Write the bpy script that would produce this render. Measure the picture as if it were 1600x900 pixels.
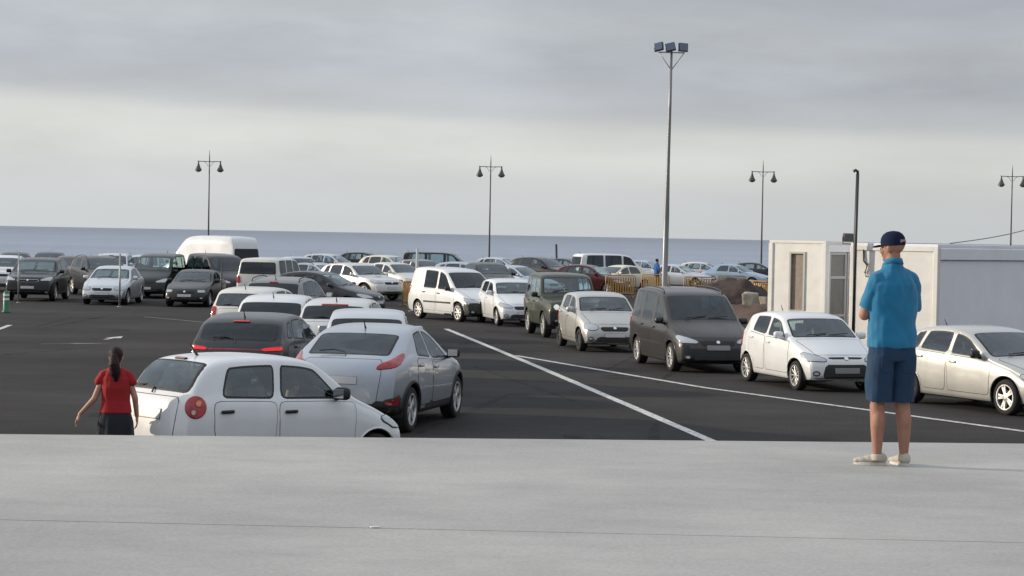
import bpy, bmesh, math, random
import numpy as np
from mathutils import Vector, Matrix
from mathutils.bvhtree import BVHTree
from mathutils import noise as mnoise

rad = math.radians
random.seed(7)
for o in list(bpy.data.objects):
    bpy.data.objects.remove(o)
S = bpy.context.scene
C = S.collection

# ------------------------------------------------------------------ camera
cam = bpy.data.cameras.new('camera')
cam.sensor_width = 36.0
cam.lens = 72.0
cam.clip_start = 0.2
cam.clip_end = 120000
co = bpy.data.objects.new('camera', cam)
C.objects.link(co)
co.matrix_world = Matrix.Translation((0, 0, 2.93)) @ Matrix.Rotation(rad(90 - 1.475), 4, 'X') @ Matrix.Rotation(rad(1.07), 4, 'Z')
S.camera = co

# ------------------------------------------------------------------ sky and sun
SUN_EL, SUN_AZ = 13.0, -79.0          # azimuth from +Y (straight ahead), negative is to the left
w = bpy.data.worlds.new('World')
S.world = w
w.use_nodes = True
nt = w.node_tree
nt.nodes.clear()
N, Lk = nt.nodes.new, nt.links.new
out = N('ShaderNodeOutputWorld')
sky = N('ShaderNodeTexSky')
sky.sky_type = 'NISHITA'
sky.sun_disc = False
sky.sun_elevation = rad(SUN_EL)
sky.sun_rotation = rad(SUN_AZ)
bg1 = N('ShaderNodeBackground'); bg1.inputs[1].default_value = 0.07
Lk(sky.outputs[0], bg1.inputs[0])
geo = N('ShaderNodeTexCoord')
sep = N('ShaderNodeSeparateXYZ'); Lk(geo.outputs['Generated'], sep.inputs[0])
def wnoise(scale, sx, sz, detail, rough, off=0):
    mp = N('ShaderNodeMapping'); mp.inputs['Scale'].default_value = (sx, sx, sz)
    mp.inputs['Location'].default_value = (off, off * 0.7, off * 0.3)
    Lk(geo.outputs['Generated'], mp.inputs[0])
    t = N('ShaderNodeTexNoise'); t.inputs['Scale'].default_value = scale
    t.inputs['Detail'].default_value = detail; t.inputs['Roughness'].default_value = rough
    Lk(mp.outputs[0], t.inputs['Vector'])
    return t.outputs[0]
def m(op, a, b=None, c=None):
    n_ = N('ShaderNodeMath'); n_.operation = op
    for i, v in enumerate((a, b, c)):
        if v is None: continue
        if isinstance(v, (int, float)): n_.inputs[i].default_value = v
        else: Lk(v, n_.inputs[i])
    return n_.outputs[0]
n1 = wnoise(3.6, 1.0, 5.5, 5, 0.5, 3.1)
n2 = wnoise(8.0, 1.0, 4.6, 8, 0.58, 8.3)
n3 = wnoise(5.0, 1.0, 3.4, 4, 0.5, 1.7)
# elevation with a wavy perturbation that fades in above the horizon, tilted a little with azimuth
zz = sep.outputs[2]
amp = m('MULTIPLY', m('MINIMUM', m('MAXIMUM', zz, 0.0), 0.07), 0.55)
pert = m('MULTIPLY', m('SUBTRACT', n1, 0.5), amp)
pert2 = m('MULTIPLY', m('SUBTRACT', n2, 0.5), m('MULTIPLY', amp, 0.55))
tilt = m('MULTIPLY', m('MULTIPLY', sep.outputs[0], 0.035), m('MINIMUM', m('MULTIPLY', m('MAXIMUM', zz, 0), 25.0), 1.0))
el = m('ADD', m('ADD', zz, tilt), m('ADD', pert, pert2))
ramp = N('ShaderNodeValToRGB')
e = ramp.color_ramp.elements
stops = [(0.0, (.620, .645, .660)), (.022, (.635, .655, .660)), (.038, (.722, .735, .712)), (.050, (.700, .712, .695)),
         (.060, (.540, .560, .583)), (.076, (.480, .506, .550)), (.090, (.495, .521, .562)), (.104, (.515, .540, .575)),
         (.118, (.455, .484, .530)), (.16, (.50, .53, .58)), (.35, (.76, .81, .88)), (1.0, (.88, .94, 1.03))]
e[0].position, e[0].color = stops[0][0], (*stops[0][1], 1)
e[1].position, e[1].color = stops[-1][0], (*stops[-1][1], 1)
for p_, c_ in stops[1:-1]:
    q = e.new(p_); q.color = (*c_, 1)
Lk(el, ramp.inputs[0])
# faint streaks
st = m('ADD', m('MULTIPLY', m('SUBTRACT', n2, 0.5), m('MULTIPLY', m('MINIMUM', m('MULTIPLY', m('MAXIMUM', zz, 0.0), 14.0), 1.0), 0.52)), m('ADD', m('MULTIPLY', m('SUBTRACT', n3, 0.5), m('MULTIPLY', m('MINIMUM', m('MULTIPLY', m('MAXIMUM', zz, 0.0), 12.0), 1.0), 0.46)), 1.0))
mixc = N('ShaderNodeVectorMath'); mixc.operation = 'SCALE'
Lk(ramp.outputs[0], mixc.inputs[0]); Lk(st, mixc.inputs[3])
# a gentle fall-off of the bright band from left to right (it is nearer the sun on the left)
side = N('ShaderNodeMapRange'); side.inputs[1].default_value = -0.30; side.inputs[2].default_value = 0.30
side.inputs[3].default_value = 1.07; side.inputs[4].default_value = 0.93
Lk(sep.outputs[0], side.inputs[0])
mix2 = N('ShaderNodeVectorMath'); mix2.operation = 'SCALE'
Lk(mixc.outputs[0], mix2.inputs[0]); Lk(side.outputs[0], mix2.inputs[3])
bg2 = N('ShaderNodeBackground'); bg2.inputs[1].default_value = 1.0
Lk(mix2.outputs[0], bg2.inputs[0])
mx = N('ShaderNodeMixShader'); mx.inputs[0].default_value = 0.93
Lk(bg1.outputs[0], mx.inputs[1]); Lk(bg2.outputs[0], mx.inputs[2]); Lk(mx.outputs[0], out.inputs[0])

sun = bpy.data.lights.new('sun', 'SUN')
sun.energy = 4.3
sun.angle = rad(1.5)
sun.color = (1.0, 0.87, 0.69)
so = bpy.data.objects.new('sun', sun); C.objects.link(so)
sd = Vector((math.sin(rad(SUN_AZ)) * math.cos(rad(SUN_EL)), math.cos(rad(SUN_AZ)) * math.cos(rad(SUN_EL)), math.sin(rad(SUN_EL))))
so.rotation_euler = sd.to_track_quat('Z', 'Y').to_euler()
so.location = (-30, 10, 30)
vs = S.view_settings
vs.view_transform = 'Standard'; vs.look = 'None'; vs.exposure = 0.0; vs.gamma = 1.0
vs.use_curve_mapping = False
S.cycles.max_bounces = 8
S.cycles.transparent_max_bounces = 24
S.cycles.caustics_reflective = False
S.cycles.caustics_refractive = False

# ------------------------------------------------------------------ materials
MATS = {}
def lin(c):
    return tuple((x / 255 / 12.92) if x / 255 <= 0.04045 else ((x / 255 + 0.055) / 1.055) ** 2.4 for x in c)
def principled(name, col, rough=0.5, metal=0.0, coat=0.0, spec=0.5, emit=None, estr=0.0, noise=None, bump=None, backdark=False, sheen=0.0):
    """noise=(scale, amount) varies the colour, bump=(scale, strength) roughens the surface"""
    if name in MATS: return MATS[name]
    mt = bpy.data.materials.new(name); mt.use_nodes = True
    t = mt.node_tree; b = t.nodes['Principled BSDF']
    b.inputs['Base Color'].default_value = (*col, 1)
    b.inputs['Roughness'].default_value = rough
    b.inputs['Metallic'].default_value = metal
    b.inputs['Coat Weight'].default_value = coat
    b.inputs['Coat Roughness'].default_value = 0.04
    b.inputs['Specular IOR Level'].default_value = spec
    b.inputs['Sheen Weight'].default_value = sheen
    if emit:
        b.inputs['Emission Color'].default_value = (*emit, 1)
        b.inputs['Emission Strength'].default_value = estr
    tc = t.nodes.new('ShaderNodeTexCoord')
    if noise:
        n_ = t.nodes.new('ShaderNodeTexNoise'); n_.inputs['Scale'].default_value = noise[0]
        n_.inputs['Detail'].default_value = 6; n_.inputs['Roughness'].default_value = 0.62
        t.links.new(tc.outputs['Object'], n_.inputs['Vector'])
        r_ = t.nodes.new('ShaderNodeMapRange')
        r_.inputs[1].default_value = 0.3; r_.inputs[2].default_value = 0.7
        r_.inputs[3].default_value = 1 - noise[1]; r_.inputs[4].default_value = 1 + noise[1]
        t.links.new(n_.outputs[0], r_.inputs[0])
        v_ = t.nodes.new('ShaderNodeVectorMath'); v_.operation = 'SCALE'
        v_.inputs[0].default_value = col
        t.links.new(r_.outputs[0], v_.inputs[3])
        t.links.new(v_.outputs[0], b.inputs['Base Color'])
        r2 = t.nodes.new('ShaderNodeMath'); r2.operation = 'MULTIPLY_ADD'
        t.links.new(n_.outputs[0], r2.inputs[0]); r2.inputs[1].default_value = 0.25; r2.inputs[2].default_value = max(0, rough - 0.1)
        t.links.new(r2.outputs[0], b.inputs['Roughness'])
    if bump:
        n_ = t.nodes.new('ShaderNodeTexNoise'); n_.inputs['Scale'].default_value = bump[0]
        n_.inputs['Detail'].default_value = 5
        t.links.new(tc.outputs['Object'], n_.inputs['Vector'])
        bp = t.nodes.new('ShaderNodeBump'); bp.inputs['Strength'].default_value = bump[1]
        bp.inputs['Distance'].default_value = 0.02
        t.links.new(n_.outputs[0], bp.inputs['Height'])
        t.links.new(bp.outputs[0], b.inputs['Normal'])
    if backdark:      # inner side of a car's sheet metal is lined with dark trim
        g = t.nodes.new('ShaderNodeNewGeometry')
        d = t.nodes.new('ShaderNodeBsdfDiffuse'); d.inputs[0].default_value = (.06, .06, .062, 1)
        mx_ = t.nodes.new('ShaderNodeMixShader')
        t.links.new(g.outputs['Backfacing'], mx_.inputs[0])
        t.links.new(b.outputs[0], mx_.inputs[1]); t.links.new(d.outputs[0], mx_.inputs[2])
        t.links.new(mx_.outputs[0], t.nodes['Material Output'].inputs[0])
    MATS[name] = mt
    return mt

def paint(name, rgb, metal=0.0, rough=0.32):
    """car paint: clear coat, a film of dust, dark lining on the inner side"""
    key = 'paint_' + name
    if key in MATS: return MATS[key]
    mt = principled(key, lin(rgb), rough, metal, coat=0.8 if sum(rgb) > 400 else .4, spec=.5 if sum(rgb) > 400 else .35, noise=(1.3, 0.06), backdark=True)
    t = mt.node_tree
    b = t.nodes['Principled BSDF']
    # dust gathers towards the sills
    tc = t.nodes.new('ShaderNodeTexCoord')
    sp = t.nodes.new('ShaderNodeSeparateXYZ'); t.links.new(tc.outputs['Object'], sp.inputs[0])
    n_ = t.nodes.new('ShaderNodeTexNoise'); n_.inputs['Scale'].default_value = 5; n_.inputs['Detail'].default_value = 6
    t.links.new(tc.outputs['Object'], n_.inputs['Vector'])
    r_ = t.nodes.new('ShaderNodeMapRange'); r_.inputs[1].default_value = 0.75; r_.inputs[2].default_value = 0.2
    r_.inputs[3].default_value = 0.0; r_.inputs[4].default_value = 0.5
    t.links.new(sp.outputs[2], r_.inputs[0])
    mm = t.nodes.new('ShaderNodeMath'); mm.operation = 'MULTIPLY'
    t.links.new(r_.outputs[0], mm.inputs[0]); t.links.new(n_.outputs[0], mm.inputs[1])
    mc = t.nodes.new('ShaderNodeMix'); mc.data_type = 'RGBA'
    old = b.inputs['Base Color'].links[0].from_socket
    t.links.new(mm.outputs[0], mc.inputs['Factor']); t.links.new(old, mc.inputs['A'])
    mc.inputs['B'].default_value = (.16, .14, .12, 1) if sum(rgb) > 400 else (.07, .062, .055, 1)
    t.links.new(mc.outputs['Result'], b.inputs['Base Color'])
    return mt

def glass_mat(name, tint, base=0.06, ior=1.36):
    if name in MATS: return MATS[name]
    mt = bpy.data.materials.new(name); mt.use_nodes = True
    t = mt.node_tree; t.nodes.clear()
    o_ = t.nodes.new('ShaderNodeOutputMaterial')
    tr = t.nodes.new('ShaderNodeBsdfTransparent'); tr.inputs[0].default_value = (*tint, 1)
    gl = t.nodes.new('ShaderNodeBsdfGlossy'); gl.inputs['Roughness'].default_value = 0.03
    gl.inputs[0].default_value = (.86, .94, 1, 1)
    fr = t.nodes.new('ShaderNodeFresnel'); fr.inputs[0].default_value = ior
    mp = t.nodes.new('ShaderNodeMapRange'); mp.inputs[3].default_value = base; mp.inputs[4].default_value = 1.0
    t.links.new(fr.outputs[0], mp.inputs[0])
    mx_ = t.nodes.new('ShaderNodeMixShader')
    t.links.new(mp.outputs[0], mx_.inputs[0]); t.links.new(tr.outputs[0], mx_.inputs[1]); t.links.new(gl.outputs[0], mx_.inputs[2])
    t.links.new(mx_.outputs[0], o_.inputs[0])
    MATS[name] = mt
    return mt

GLASS = glass_mat('car_glass', (.62, .74, .73), 0.07, 1.5)
GLASSD = glass_mat('car_glass_dark', (.13, .17, .19), 0.015, 1.46)
BLACK = principled('black_plastic', (.014, .014, .015), 0.6, noise=(3, .15))
RUBBER = principled('tyre_rubber', (.013, .013, .014), 0.85, noise=(9, .2))
TRIM = principled('dark_trim', (.045, .045, .048), 0.7)
SEATM = principled('seat_cloth', (.05, .05, .054), 0.9)
SEATL = principled('seat_cloth_beige', (.30, .27, .22), 0.9)
ALLOY = principled('alloy', (.62, .62, .62), 0.32, 0.75, noise=(6, .1))
ALLOYD = principled('alloy_dark', (.12, .12, .125), 0.35, 0.7)
LAMPG = principled('headlamp_glass', (.42, .45, .48), 0.15, 0.4, coat=1)
LAMPDK = principled('headlamp_bezel', (.07, .075, .08), 0.2, 0.4, coat=1)
REDL = principled('tail_lamp_red', (.30, .006, .008), 0.14, coat=.6, noise=(14, .45))
REDON = principled('tail_lamp_lit', (.22, .002, .002), 0.3, coat=.25, emit=(1.0, .012, .008), estr=.62)
ORANGEL = principled('indicator_amber', (.6, .2, .03), 0.2, coat=1)
HEADGLINT = principled('headlamp_glint', (.8, .8, .78), 0.2, coat=1, emit=(1.0, .93, .80), estr=.3)  # glow stands in for a sun glint on the headlamp, which is not lit
CHROME = principled('chrome', (.7, .7, .72), 0.12, 1.0)
PLATE = principled('plate_white', (.55, .55, .56), 0.4)
PLATEG = principled('plate_grey', (.22, .22, .23), 0.5)
STEEL = principled('galvanised_steel', (.30, .31, .32), 0.45, 0.6, noise=(4, .15))
DARKST = principled('dark_painted_steel', (.045, .048, .052), 0.5, 0.3)

# ------------------------------------------------------------------ object helpers
def obj(name, verts, faces, mats, parent=None, smooth=True, fmat=None):
    me = bpy.data.meshes.new(name)
    me.from_pydata([tuple(v) for v in verts], [], faces)
    if not isinstance(mats, (list, tuple)): mats = [mats]
    for q in mats: me.materials.append(q)
    if fmat is not None: me.polygons.foreach_set('material_index', fmat)
    me.polygons.foreach_set('use_smooth', [smooth] * len(me.polygons))
    me.update()
    o = bpy.data.objects.new(name, me); C.objects.link(o)
    if parent is not None: o.parent = parent
    return o
def bobj(name, bm, mats, parent=None, smooth=False):
    me = bpy.data.meshes.new(name)
    bmesh.ops.recalc_face_normals(bm, faces=bm.faces)
    bm.to_mesh(me); bm.free()
    if not isinstance(mats, (list, tuple)): mats = [mats]
    for q in mats: me.materials.append(q)
    me.polygons.foreach_set('use_smooth', [smooth] * len(me.polygons))
    o = bpy.data.objects.new(name, me); C.objects.link(o)
    if parent is not None: o.parent = parent
    return o
def empty(name, loc, rz=0.0):
    o = bpy.data.objects.new(name, None); C.objects.link(o)
    o.location = loc; o.rotation_euler = (0, 0, rz); o.empty_display_size = 0.3
    return o
def tag(o, label=None, cat=None, group=None, kind=None):
    if label: o['label'] = label
    if cat: o['category'] = cat
    if group: o['group'] = group
    if kind: o['kind'] = kind
    return o
def add_box(bm, c, s, rot=None, bevel=0.0, mi=0, taper=None):
    n0 = len(bm.faces)
    r = bmesh.ops.create_cube(bm, size=1.0)
    vs_ = r['verts']
    M_ = Matrix.Translation(c) @ (rot.to_4x4() if rot is not None else Matrix.Identity(4))
    for v in vs_:
        p = Vector((v.co.x * s[0], v.co.y * s[1], v.co.z * s[2]))
        if taper and v.co.z > 0: p.x *= taper[0]; p.y *= taper[1]
        v.co = p
    if bevel:
        es = list({ed for v in vs_ for ed in v.link_edges})
        r2 = bmesh.ops.bevel(bm, geom=es, offset=bevel, segments=2, affect='EDGES', profile=0.5)
        vs_ = list({v for f in r2['faces'] for v in f.verts} | {v for v in vs_ if v.is_valid})
    for v in vs_: v.co = M_ @ v.co
    bm.faces.ensure_lookup_table()
    for f in bm.faces[n0:]: f.material_index = mi
def add_tube(bm, pts, rs, seg=10, mi=0, flat=1.0):
    """tube through points, radius per point, closed ends"""
    pts = [Vector(p) for p in pts]
    if isinstance(rs, (int, float)): rs = [rs] * len(pts)
    rings = []
    up = Vector((0, 0, 1))
    for i, p in enumerate(pts):
        a = pts[max(0, i - 1)]; b = pts[min(len(pts) - 1, i + 1)]
        d = (b - a).normalized()
        u = d.cross(up)
        if u.length < 1e-3: u = d.cross(Vector((0, 1, 0)))
        u.normalize(); v = u.cross(d).normalized()
        rings.append([bm.verts.new(p + (u * math.cos(t) + v * math.sin(t) * flat) * rs[i]) for t in [2 * math.pi * k / seg for k in range(seg)]])
    for a, b in zip(rings, rings[1:]):
        for k in range(seg):
            f = bm.faces.new((a[k], a[(k + 1) % seg], b[(k + 1) % seg], b[k])); f.material_index = mi
    for r_ in (rings[0], rings[-1]):
        f = bm.faces.new(r_); f.material_index = mi
def add_lathe(bm, prof, c, axis='z', seg=24, mi=0, caps=True):
    """prof: list of (r, h)"""
    rings = []
    c = Vector(c)
    for r, h in prof:
        ring = []
        for k in range(seg):
            t = 2 * math.pi * k / seg
            if axis == 'z': p = Vector((r * math.cos(t), r * math.sin(t), h))
            elif axis == 'y': p = Vector((r * math.cos(t), h, r * math.sin(t)))
            else: p = Vector((h, r * math.cos(t), r * math.sin(t)))
            ring.append(bm.verts.new(c + p))
        rings.append(ring)
    for a, b in zip(rings, rings[1:]):
        for k in range(seg):
            f = bm.faces.new((a[k], a[(k + 1) % seg], b[(k + 1) % seg], b[k])); f.material_index = mi
    for r_ in (rings[0], rings[-1]) if caps else ():
        f = bm.faces.new(r_); f.material_index = mi

# ------------------------------------------------------------------ setting: sea, land, slab, markings
def ground_mat(name, base, s_big, a_big, s_fine, a_fine, rough, bumpd, tint=None, spec=.3):
    mt = bpy.data.materials.new(name); mt.use_nodes = True
    t = mt.node_tree; b = t.nodes['Principled BSDF']
    tc = t.nodes.new('ShaderNodeTexCoord')
    def nz(s, det, rg=.6, sx=1, sy=1):
        mp = t.nodes.new('ShaderNodeMapping'); mp.inputs['Scale'].default_value = (sx, sy, 1)
        t.links.new(tc.outputs['Object'], mp.inputs[0])
        n_ = t.nodes.new('ShaderNodeTexNoise'); n_.inputs['Scale'].default_value = s
        n_.inputs['Detail'].default_value = det; n_.inputs['Roughness'].default_value = rg
        t.links.new(mp.outputs[0], n_.inputs['Vector']); return n_.outputs[0]
    def mr(x, a, c):
        r_ = t.nodes.new('ShaderNodeMapRange'); r_.inputs[1].default_value = .3; r_.inputs[2].default_value = .7
        r_.inputs[3].default_value = a; r_.inputs[4].default_value = c
        t.links.new(x, r_.inputs[0]); return r_.outputs[0]
    big = nz(s_big, 5); fine = nz(s_fine, 8, .7); mid = nz(s_big * 6, 6, .65, .5, 1)
    mu = t.nodes.new('ShaderNodeMath'); mu.operation = 'MULTIPLY'
    t.links.new(mr(big, 1 - a_big, 1 + a_big), mu.inputs[0]); t.links.new(mr(fine, 1 - a_fine, 1 + a_fine), mu.inputs[1])
    mu2 = t.nodes.new('ShaderNodeMath'); mu2.operation = 'MULTIPLY'
    t.links.new(mu.outputs[0], mu2.inputs[0]); t.links.new(mr(mid, 1 - a_big * .6, 1 + a_big * .6), mu2.inputs[1])
    mc = t.nodes.new('ShaderNodeMix'); mc.data_type = 'RGBA'
    mc.inputs['A'].default_value = (*base, 1); mc.inputs['B'].default_value = (*(tint or base), 1)
    t.links.new(mr(big, 0, 1), mc.inputs['Factor'])
    v_ = t.nodes.new('ShaderNodeVectorMath'); v_.operation = 'SCALE'
    t.links.new(mc.outputs['Result'], v_.inputs[0]); t.links.new(mu2.outputs[0], v_.inputs[3])
    t.links.new(v_.outputs[0], b.inputs['Base Color'])
    b.inputs['Roughness'].default_value = rough; b.inputs['Specular IOR Level'].default_value = spec
    bp = t.nodes.new('ShaderNodeBump'); bp.inputs['Strength'].default_value = .5; bp.inputs['Distance'].default_value = bumpd
    t.links.new(fine, bp.inputs['Height']); t.links.new(bp.outputs[0], b.inputs['Normal'])
    return mt

ASPH = ground_mat('asphalt', (.034, .032, .033), .16, .24, 30, .6, .95, .008, (.043, .040, .040), spec=.12)
SOIL = ground_mat('volcanic_soil', (.10, .062, .045), .5, .3, 6, .4, .95, .05, (.07, .045, .036))
CONC = ground_mat('concrete', (.345, .345, .335), .45, .11, 40, .16, .88, .003, (.375, .372, .358))
WALLC = ground_mat('rough_concrete', (.30, .29, .27), .8, .15, 30, .15, .9, .005)

# sea
sea = bpy.data.materials.new('sea_water'); sea.use_nodes = True
t = sea.node_tree; b = t.nodes['Principled BSDF']
b.inputs['Base Color'].default_value = (.10, .155, .215, 1)
b.inputs['Roughness'].default_value = .38
b.inputs['IOR'].default_value = 1.33
tc = t.nodes.new('ShaderNodeTexCoord')
mp = t.nodes.new('ShaderNodeMapping'); mp.inputs['Scale'].default_value = (.012, .03, 1)
n_ = t.nodes.new('ShaderNodeTexNoise'); n_.inputs['Scale'].default_value = 5; n_.inputs['Detail'].default_value = 12; n_.inputs['Roughness'].default_value = .62
t.links.new(tc.outputs['Object'], mp.inputs[0]); t.links.new(mp.outputs[0], n_.inputs['Vector'])
bp = t.nodes.new('ShaderNodeBump'); bp.inputs['Strength'].default_value = .9; bp.inputs['Distance'].default_value = 5
t.links.new(n_.outputs[0], bp.inputs['Height']); t.links.new(bp.outputs[0], b.inputs['Normal'])
mp2 = t.nodes.new('ShaderNodeMapping'); mp2.inputs['Scale'].default_value = (.0009, .004, 1)
n2_ = t.nodes.new('ShaderNodeTexNoise'); n2_.inputs['Scale'].default_value = 2; n2_.inputs['Detail'].default_value = 8
t.links.new(tc.outputs['Object'], mp2.inputs[0]); t.links.new(mp2.outputs[0], n2_.inputs['Vector'])
cr = t.nodes.new('ShaderNodeValToRGB')
cr.color_ramp.elements[0].position = .3; cr.color_ramp.elements[0].color = (.235, .275, .350, 1)
cr.color_ramp.elements[1].position = .7; cr.color_ramp.elements[1].color = (.300, .340, .415, 1)
t.links.new(n2_.outputs[0], cr.inputs[0])
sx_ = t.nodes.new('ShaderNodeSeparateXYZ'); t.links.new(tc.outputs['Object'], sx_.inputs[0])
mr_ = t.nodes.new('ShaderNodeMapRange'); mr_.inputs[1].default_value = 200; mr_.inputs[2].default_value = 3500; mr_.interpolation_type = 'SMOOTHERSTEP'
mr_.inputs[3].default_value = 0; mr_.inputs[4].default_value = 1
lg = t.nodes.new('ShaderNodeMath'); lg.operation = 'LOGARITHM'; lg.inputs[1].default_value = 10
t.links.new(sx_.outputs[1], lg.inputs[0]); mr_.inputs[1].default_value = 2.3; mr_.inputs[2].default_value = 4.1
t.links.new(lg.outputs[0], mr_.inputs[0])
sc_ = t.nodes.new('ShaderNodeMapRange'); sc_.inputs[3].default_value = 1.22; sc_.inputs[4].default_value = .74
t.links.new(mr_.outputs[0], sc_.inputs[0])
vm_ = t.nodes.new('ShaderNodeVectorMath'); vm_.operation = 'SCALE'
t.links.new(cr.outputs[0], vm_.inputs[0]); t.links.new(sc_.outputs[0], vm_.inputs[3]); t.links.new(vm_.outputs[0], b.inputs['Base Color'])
b.inputs['Specular IOR Level'].default_value = .22

def sheet(name, pts, z, mat, kind='structure'):
    o = obj(name, [(x, y, z) for x, y in pts], [tuple(range(len(pts)))], mat, smooth=False)
    if kind: tag(o, kind=kind)
    return o
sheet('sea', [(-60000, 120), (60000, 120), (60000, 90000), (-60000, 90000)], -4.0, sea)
# land: one slab of ground with a low rocky edge to the sea
bm = bmesh.new()
NX = 60
def edge_y(x): return 163 + 2.0 * math.sin(x * .05) + 1.2 * math.sin(x * .21)
row = []
for i in range(NX + 1):
    x = -420 + 840 * i / NX
    row.append((bm.verts.new((x, -60, -.012)), bm.verts.new((x, edge_y(x), -.012)), bm.verts.new((x, edge_y(x) + 5, -4.6))))
for a, b_ in zip(row, row[1:]):
    bm.faces.new((a[0], b_[0], b_[1], a[1])); bm.faces.new((a[1], b_[1], b_[2], a[2]))
g_ = bobj('ground', bm, SOIL); tag(g_, kind='structure')
sheet('asphalt_lot', [(-300, 10), (300, 10), (300, 158), (-300, 158)], 0.0, ASPH)
# bare soil strip behind the queue, right of the orange barriers
soil = [(11.0, 55), (16, 50), (40, 60), (60, 90), (40, 104), (12.5, 97), (9.5, 88), (9.3, 72)]
sheet('bare_soil', soil, .006, SOIL)

# raised concrete quay the viewer stands on: top 1.27 m above the lot
QZ = 1.27
L_e, R_e = (-60, 11.05), (60, 22.35)
def qe(x): return 16.70 + .0945 * x
bm = bmesh.new()
def quad(bm, pts, mi=0):
    f = bm.faces.new([bm.verts.new(p) for p in pts]); f.material_index = mi; return f
def jy(x):          # the expansion joint; away from the view it runs parallel to the edge
    c = max(-12, min(12, x)); return 11.455 - .0264 * c + .0945 * (x - c)
XS = [-60, -12, 0, 12, 60]
for a_, c_ in zip(XS, XS[1:]):
    quad(bm, [(a_, jy(a_) - 50, QZ), (c_, jy(c_) - 50, QZ), (c_, jy(c_) - .008, QZ), (a_, jy(a_) - .008, QZ)])
    quad(bm, [(a_, jy(a_) + .008, QZ), (c_, jy(c_) + .008, QZ), (c_, qe(c_) - .03, QZ), (a_, qe(a_) - .03, QZ)])
    quad(bm, [(a_, jy(a_) - .008, QZ), (c_, jy(c_) - .008, QZ), (c_, jy(c_) - .008, QZ - .02), (a_, jy(a_) - .008, QZ - .02)])
    quad(bm, [(a_, jy(a_) + .008, QZ), (a_, jy(a_) + .008, QZ - .02), (c_, jy(c_) + .008, QZ - .02), (c_, jy(c_) + .008, QZ)])
    quad(bm, [(a_, jy(a_) - .009, QZ - .02), (c_, jy(c_) - .009, QZ - .02), (c_, jy(c_) + .009, QZ - .02), (a_, jy(a_) + .009, QZ - .02)])
    quad(bm, [(a_, qe(a_) - .03, QZ), (c_, qe(c_) - .03, QZ), (c_, qe(c_), QZ - .03), (a_, qe(a_), QZ - .03)])
    quad(bm, [(a_, qe(a_), QZ - .03), (c_, qe(c_), QZ - .03), (c_, qe(c_), -.2), (a_, qe(a_), -.2)], 1)
bmesh.ops.remove_doubles(bm, verts=bm.verts, dist=1e-4)
q_ = bobj('quay', bm, [CONC, WALLC]); tag(q_, kind='structure')
# joint sealant, patchy
def strip(name, pts, wid, z, mat, jitter=0.0, kind='structure'):
    vs_, fs = [], []
    P = [Vector((p[0], p[1], 0)) for p in pts]
    n = len(P)
    for i, p in enumerate(P):
        d = (P[min(n - 1, i + 1)] - P[max(0, i - 1)]).normalized(); nn = Vector((-d.y, d.x, 0))
        j1 = 1 + jitter * (random.random() - .5); j2 = 1 + jitter * (random.random() - .5)
        vs_ += [(*(p + nn * wid / 2 * j1).xy, z), (*(p - nn * wid / 2 * j2).xy, z)]
    for i in range(n - 1): fs.append((2 * i, 2 * i + 1, 2 * i + 3, 2 * i + 2))
    return tag(obj(name, vs_, fs, mat, smooth=False), kind=kind)
SEAL = ground_mat('joint_sealant', (.02, .02, .02), 1.1, .6, 12, .4, .9, .002, (.40, .40, .38))
strip('joint_sealant', [(x * .5, jy(x * .5)) for x in range(-120, 121)], .016, QZ - .004, SEAL, 1.2)

# painted markings, worn
PAINTW = bpy.data.materials.new('road_paint'); PAINTW.use_nodes = True
t = PAINTW.node_tree; b = t.nodes['Principled BSDF']
tc = t.nodes.new('ShaderNodeTexCoord'); n_ = t.nodes.new('ShaderNodeTexNoise'); n_.inputs['Scale'].default_value = 9
n_.inputs['Detail'].default_value = 8; n_.inputs['Roughness'].default_value = .75
t.links.new(tc.outputs['Object'], n_.inputs['Vector'])
cr = t.nodes.new('ShaderNodeValToRGB')
cr.color_ramp.elements[0].position = .36; cr.color_ramp.elements[0].color = (.16, .16, .155, 1)
cr.color_ramp.elements[1].position = .55; cr.color_ramp.elements[1].color = (.62, .62, .60, 1)
t.links.new(n_.outputs[0], cr.inputs[0]); t.links.new(cr.outputs[0], b.inputs['Base Color'])
b.inputs['Roughness'].default_value = .7
PAINTO = principled('road_paint_worn', (.15, .145, .14), .8, noise=(3, .35))
def seg_pts(a, b_, n=24, bow=0.0):
    r_ = []
    for i in range(n + 1):
        t_ = i / n; x = a[0] + (b_[0] - a[0]) * t_; y = a[1] + (b_[1] - a[1]) * t_
        r_.append((x + bow * math.sin(math.pi * t_), y))
    return r_
strip('lane_line', seg_pts((-2.012, 63.185), (3.034, 28.954), 30, .05), .17, .004, PAINTW, .12)
strip('lane_line', seg_pts((0.124, 49.759), (3.814, 40.232), 30) + seg_pts((3.814, 40.232), (8.34, 31.549), 30)[1:], .15, .008, PAINTW, .12)
strip('lane_line', seg_pts((-12.181, 67.849), (-9.057, 63.799), 12), .14, .004, PAINTO, .5)
strip('lane_line', seg_pts((-13.956, 53.211), (-14.799, 60.444), 8), .16, .004, PAINTW, .12)
def arrow(c, h, mat):
    """a painted lane arrow, worn"""
    P = [(-.05, -.9), (.05, -.9), (.05, -.1), (.22, -.1), (0, .9), (-.22, -.1), (-.05, -.1)]
    h = rad(h); cs, sn = math.cos(h), math.sin(h)
    pts = [(c[0] + x * cs + y * sn, c[1] - x * sn + y * cs) for x, y in P]
    o = obj('lane_arrow', [(x, y, .004) for x, y in pts], [(0, 1, 2, 6), (3, 4, 5, 6, 2)], mat, smooth=False)
    tag(o, kind='structure')
arrow((-10.573, 54.473), 4, PAINTW); arrow((-10.933, 51.447), 60, PAINTO)

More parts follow.
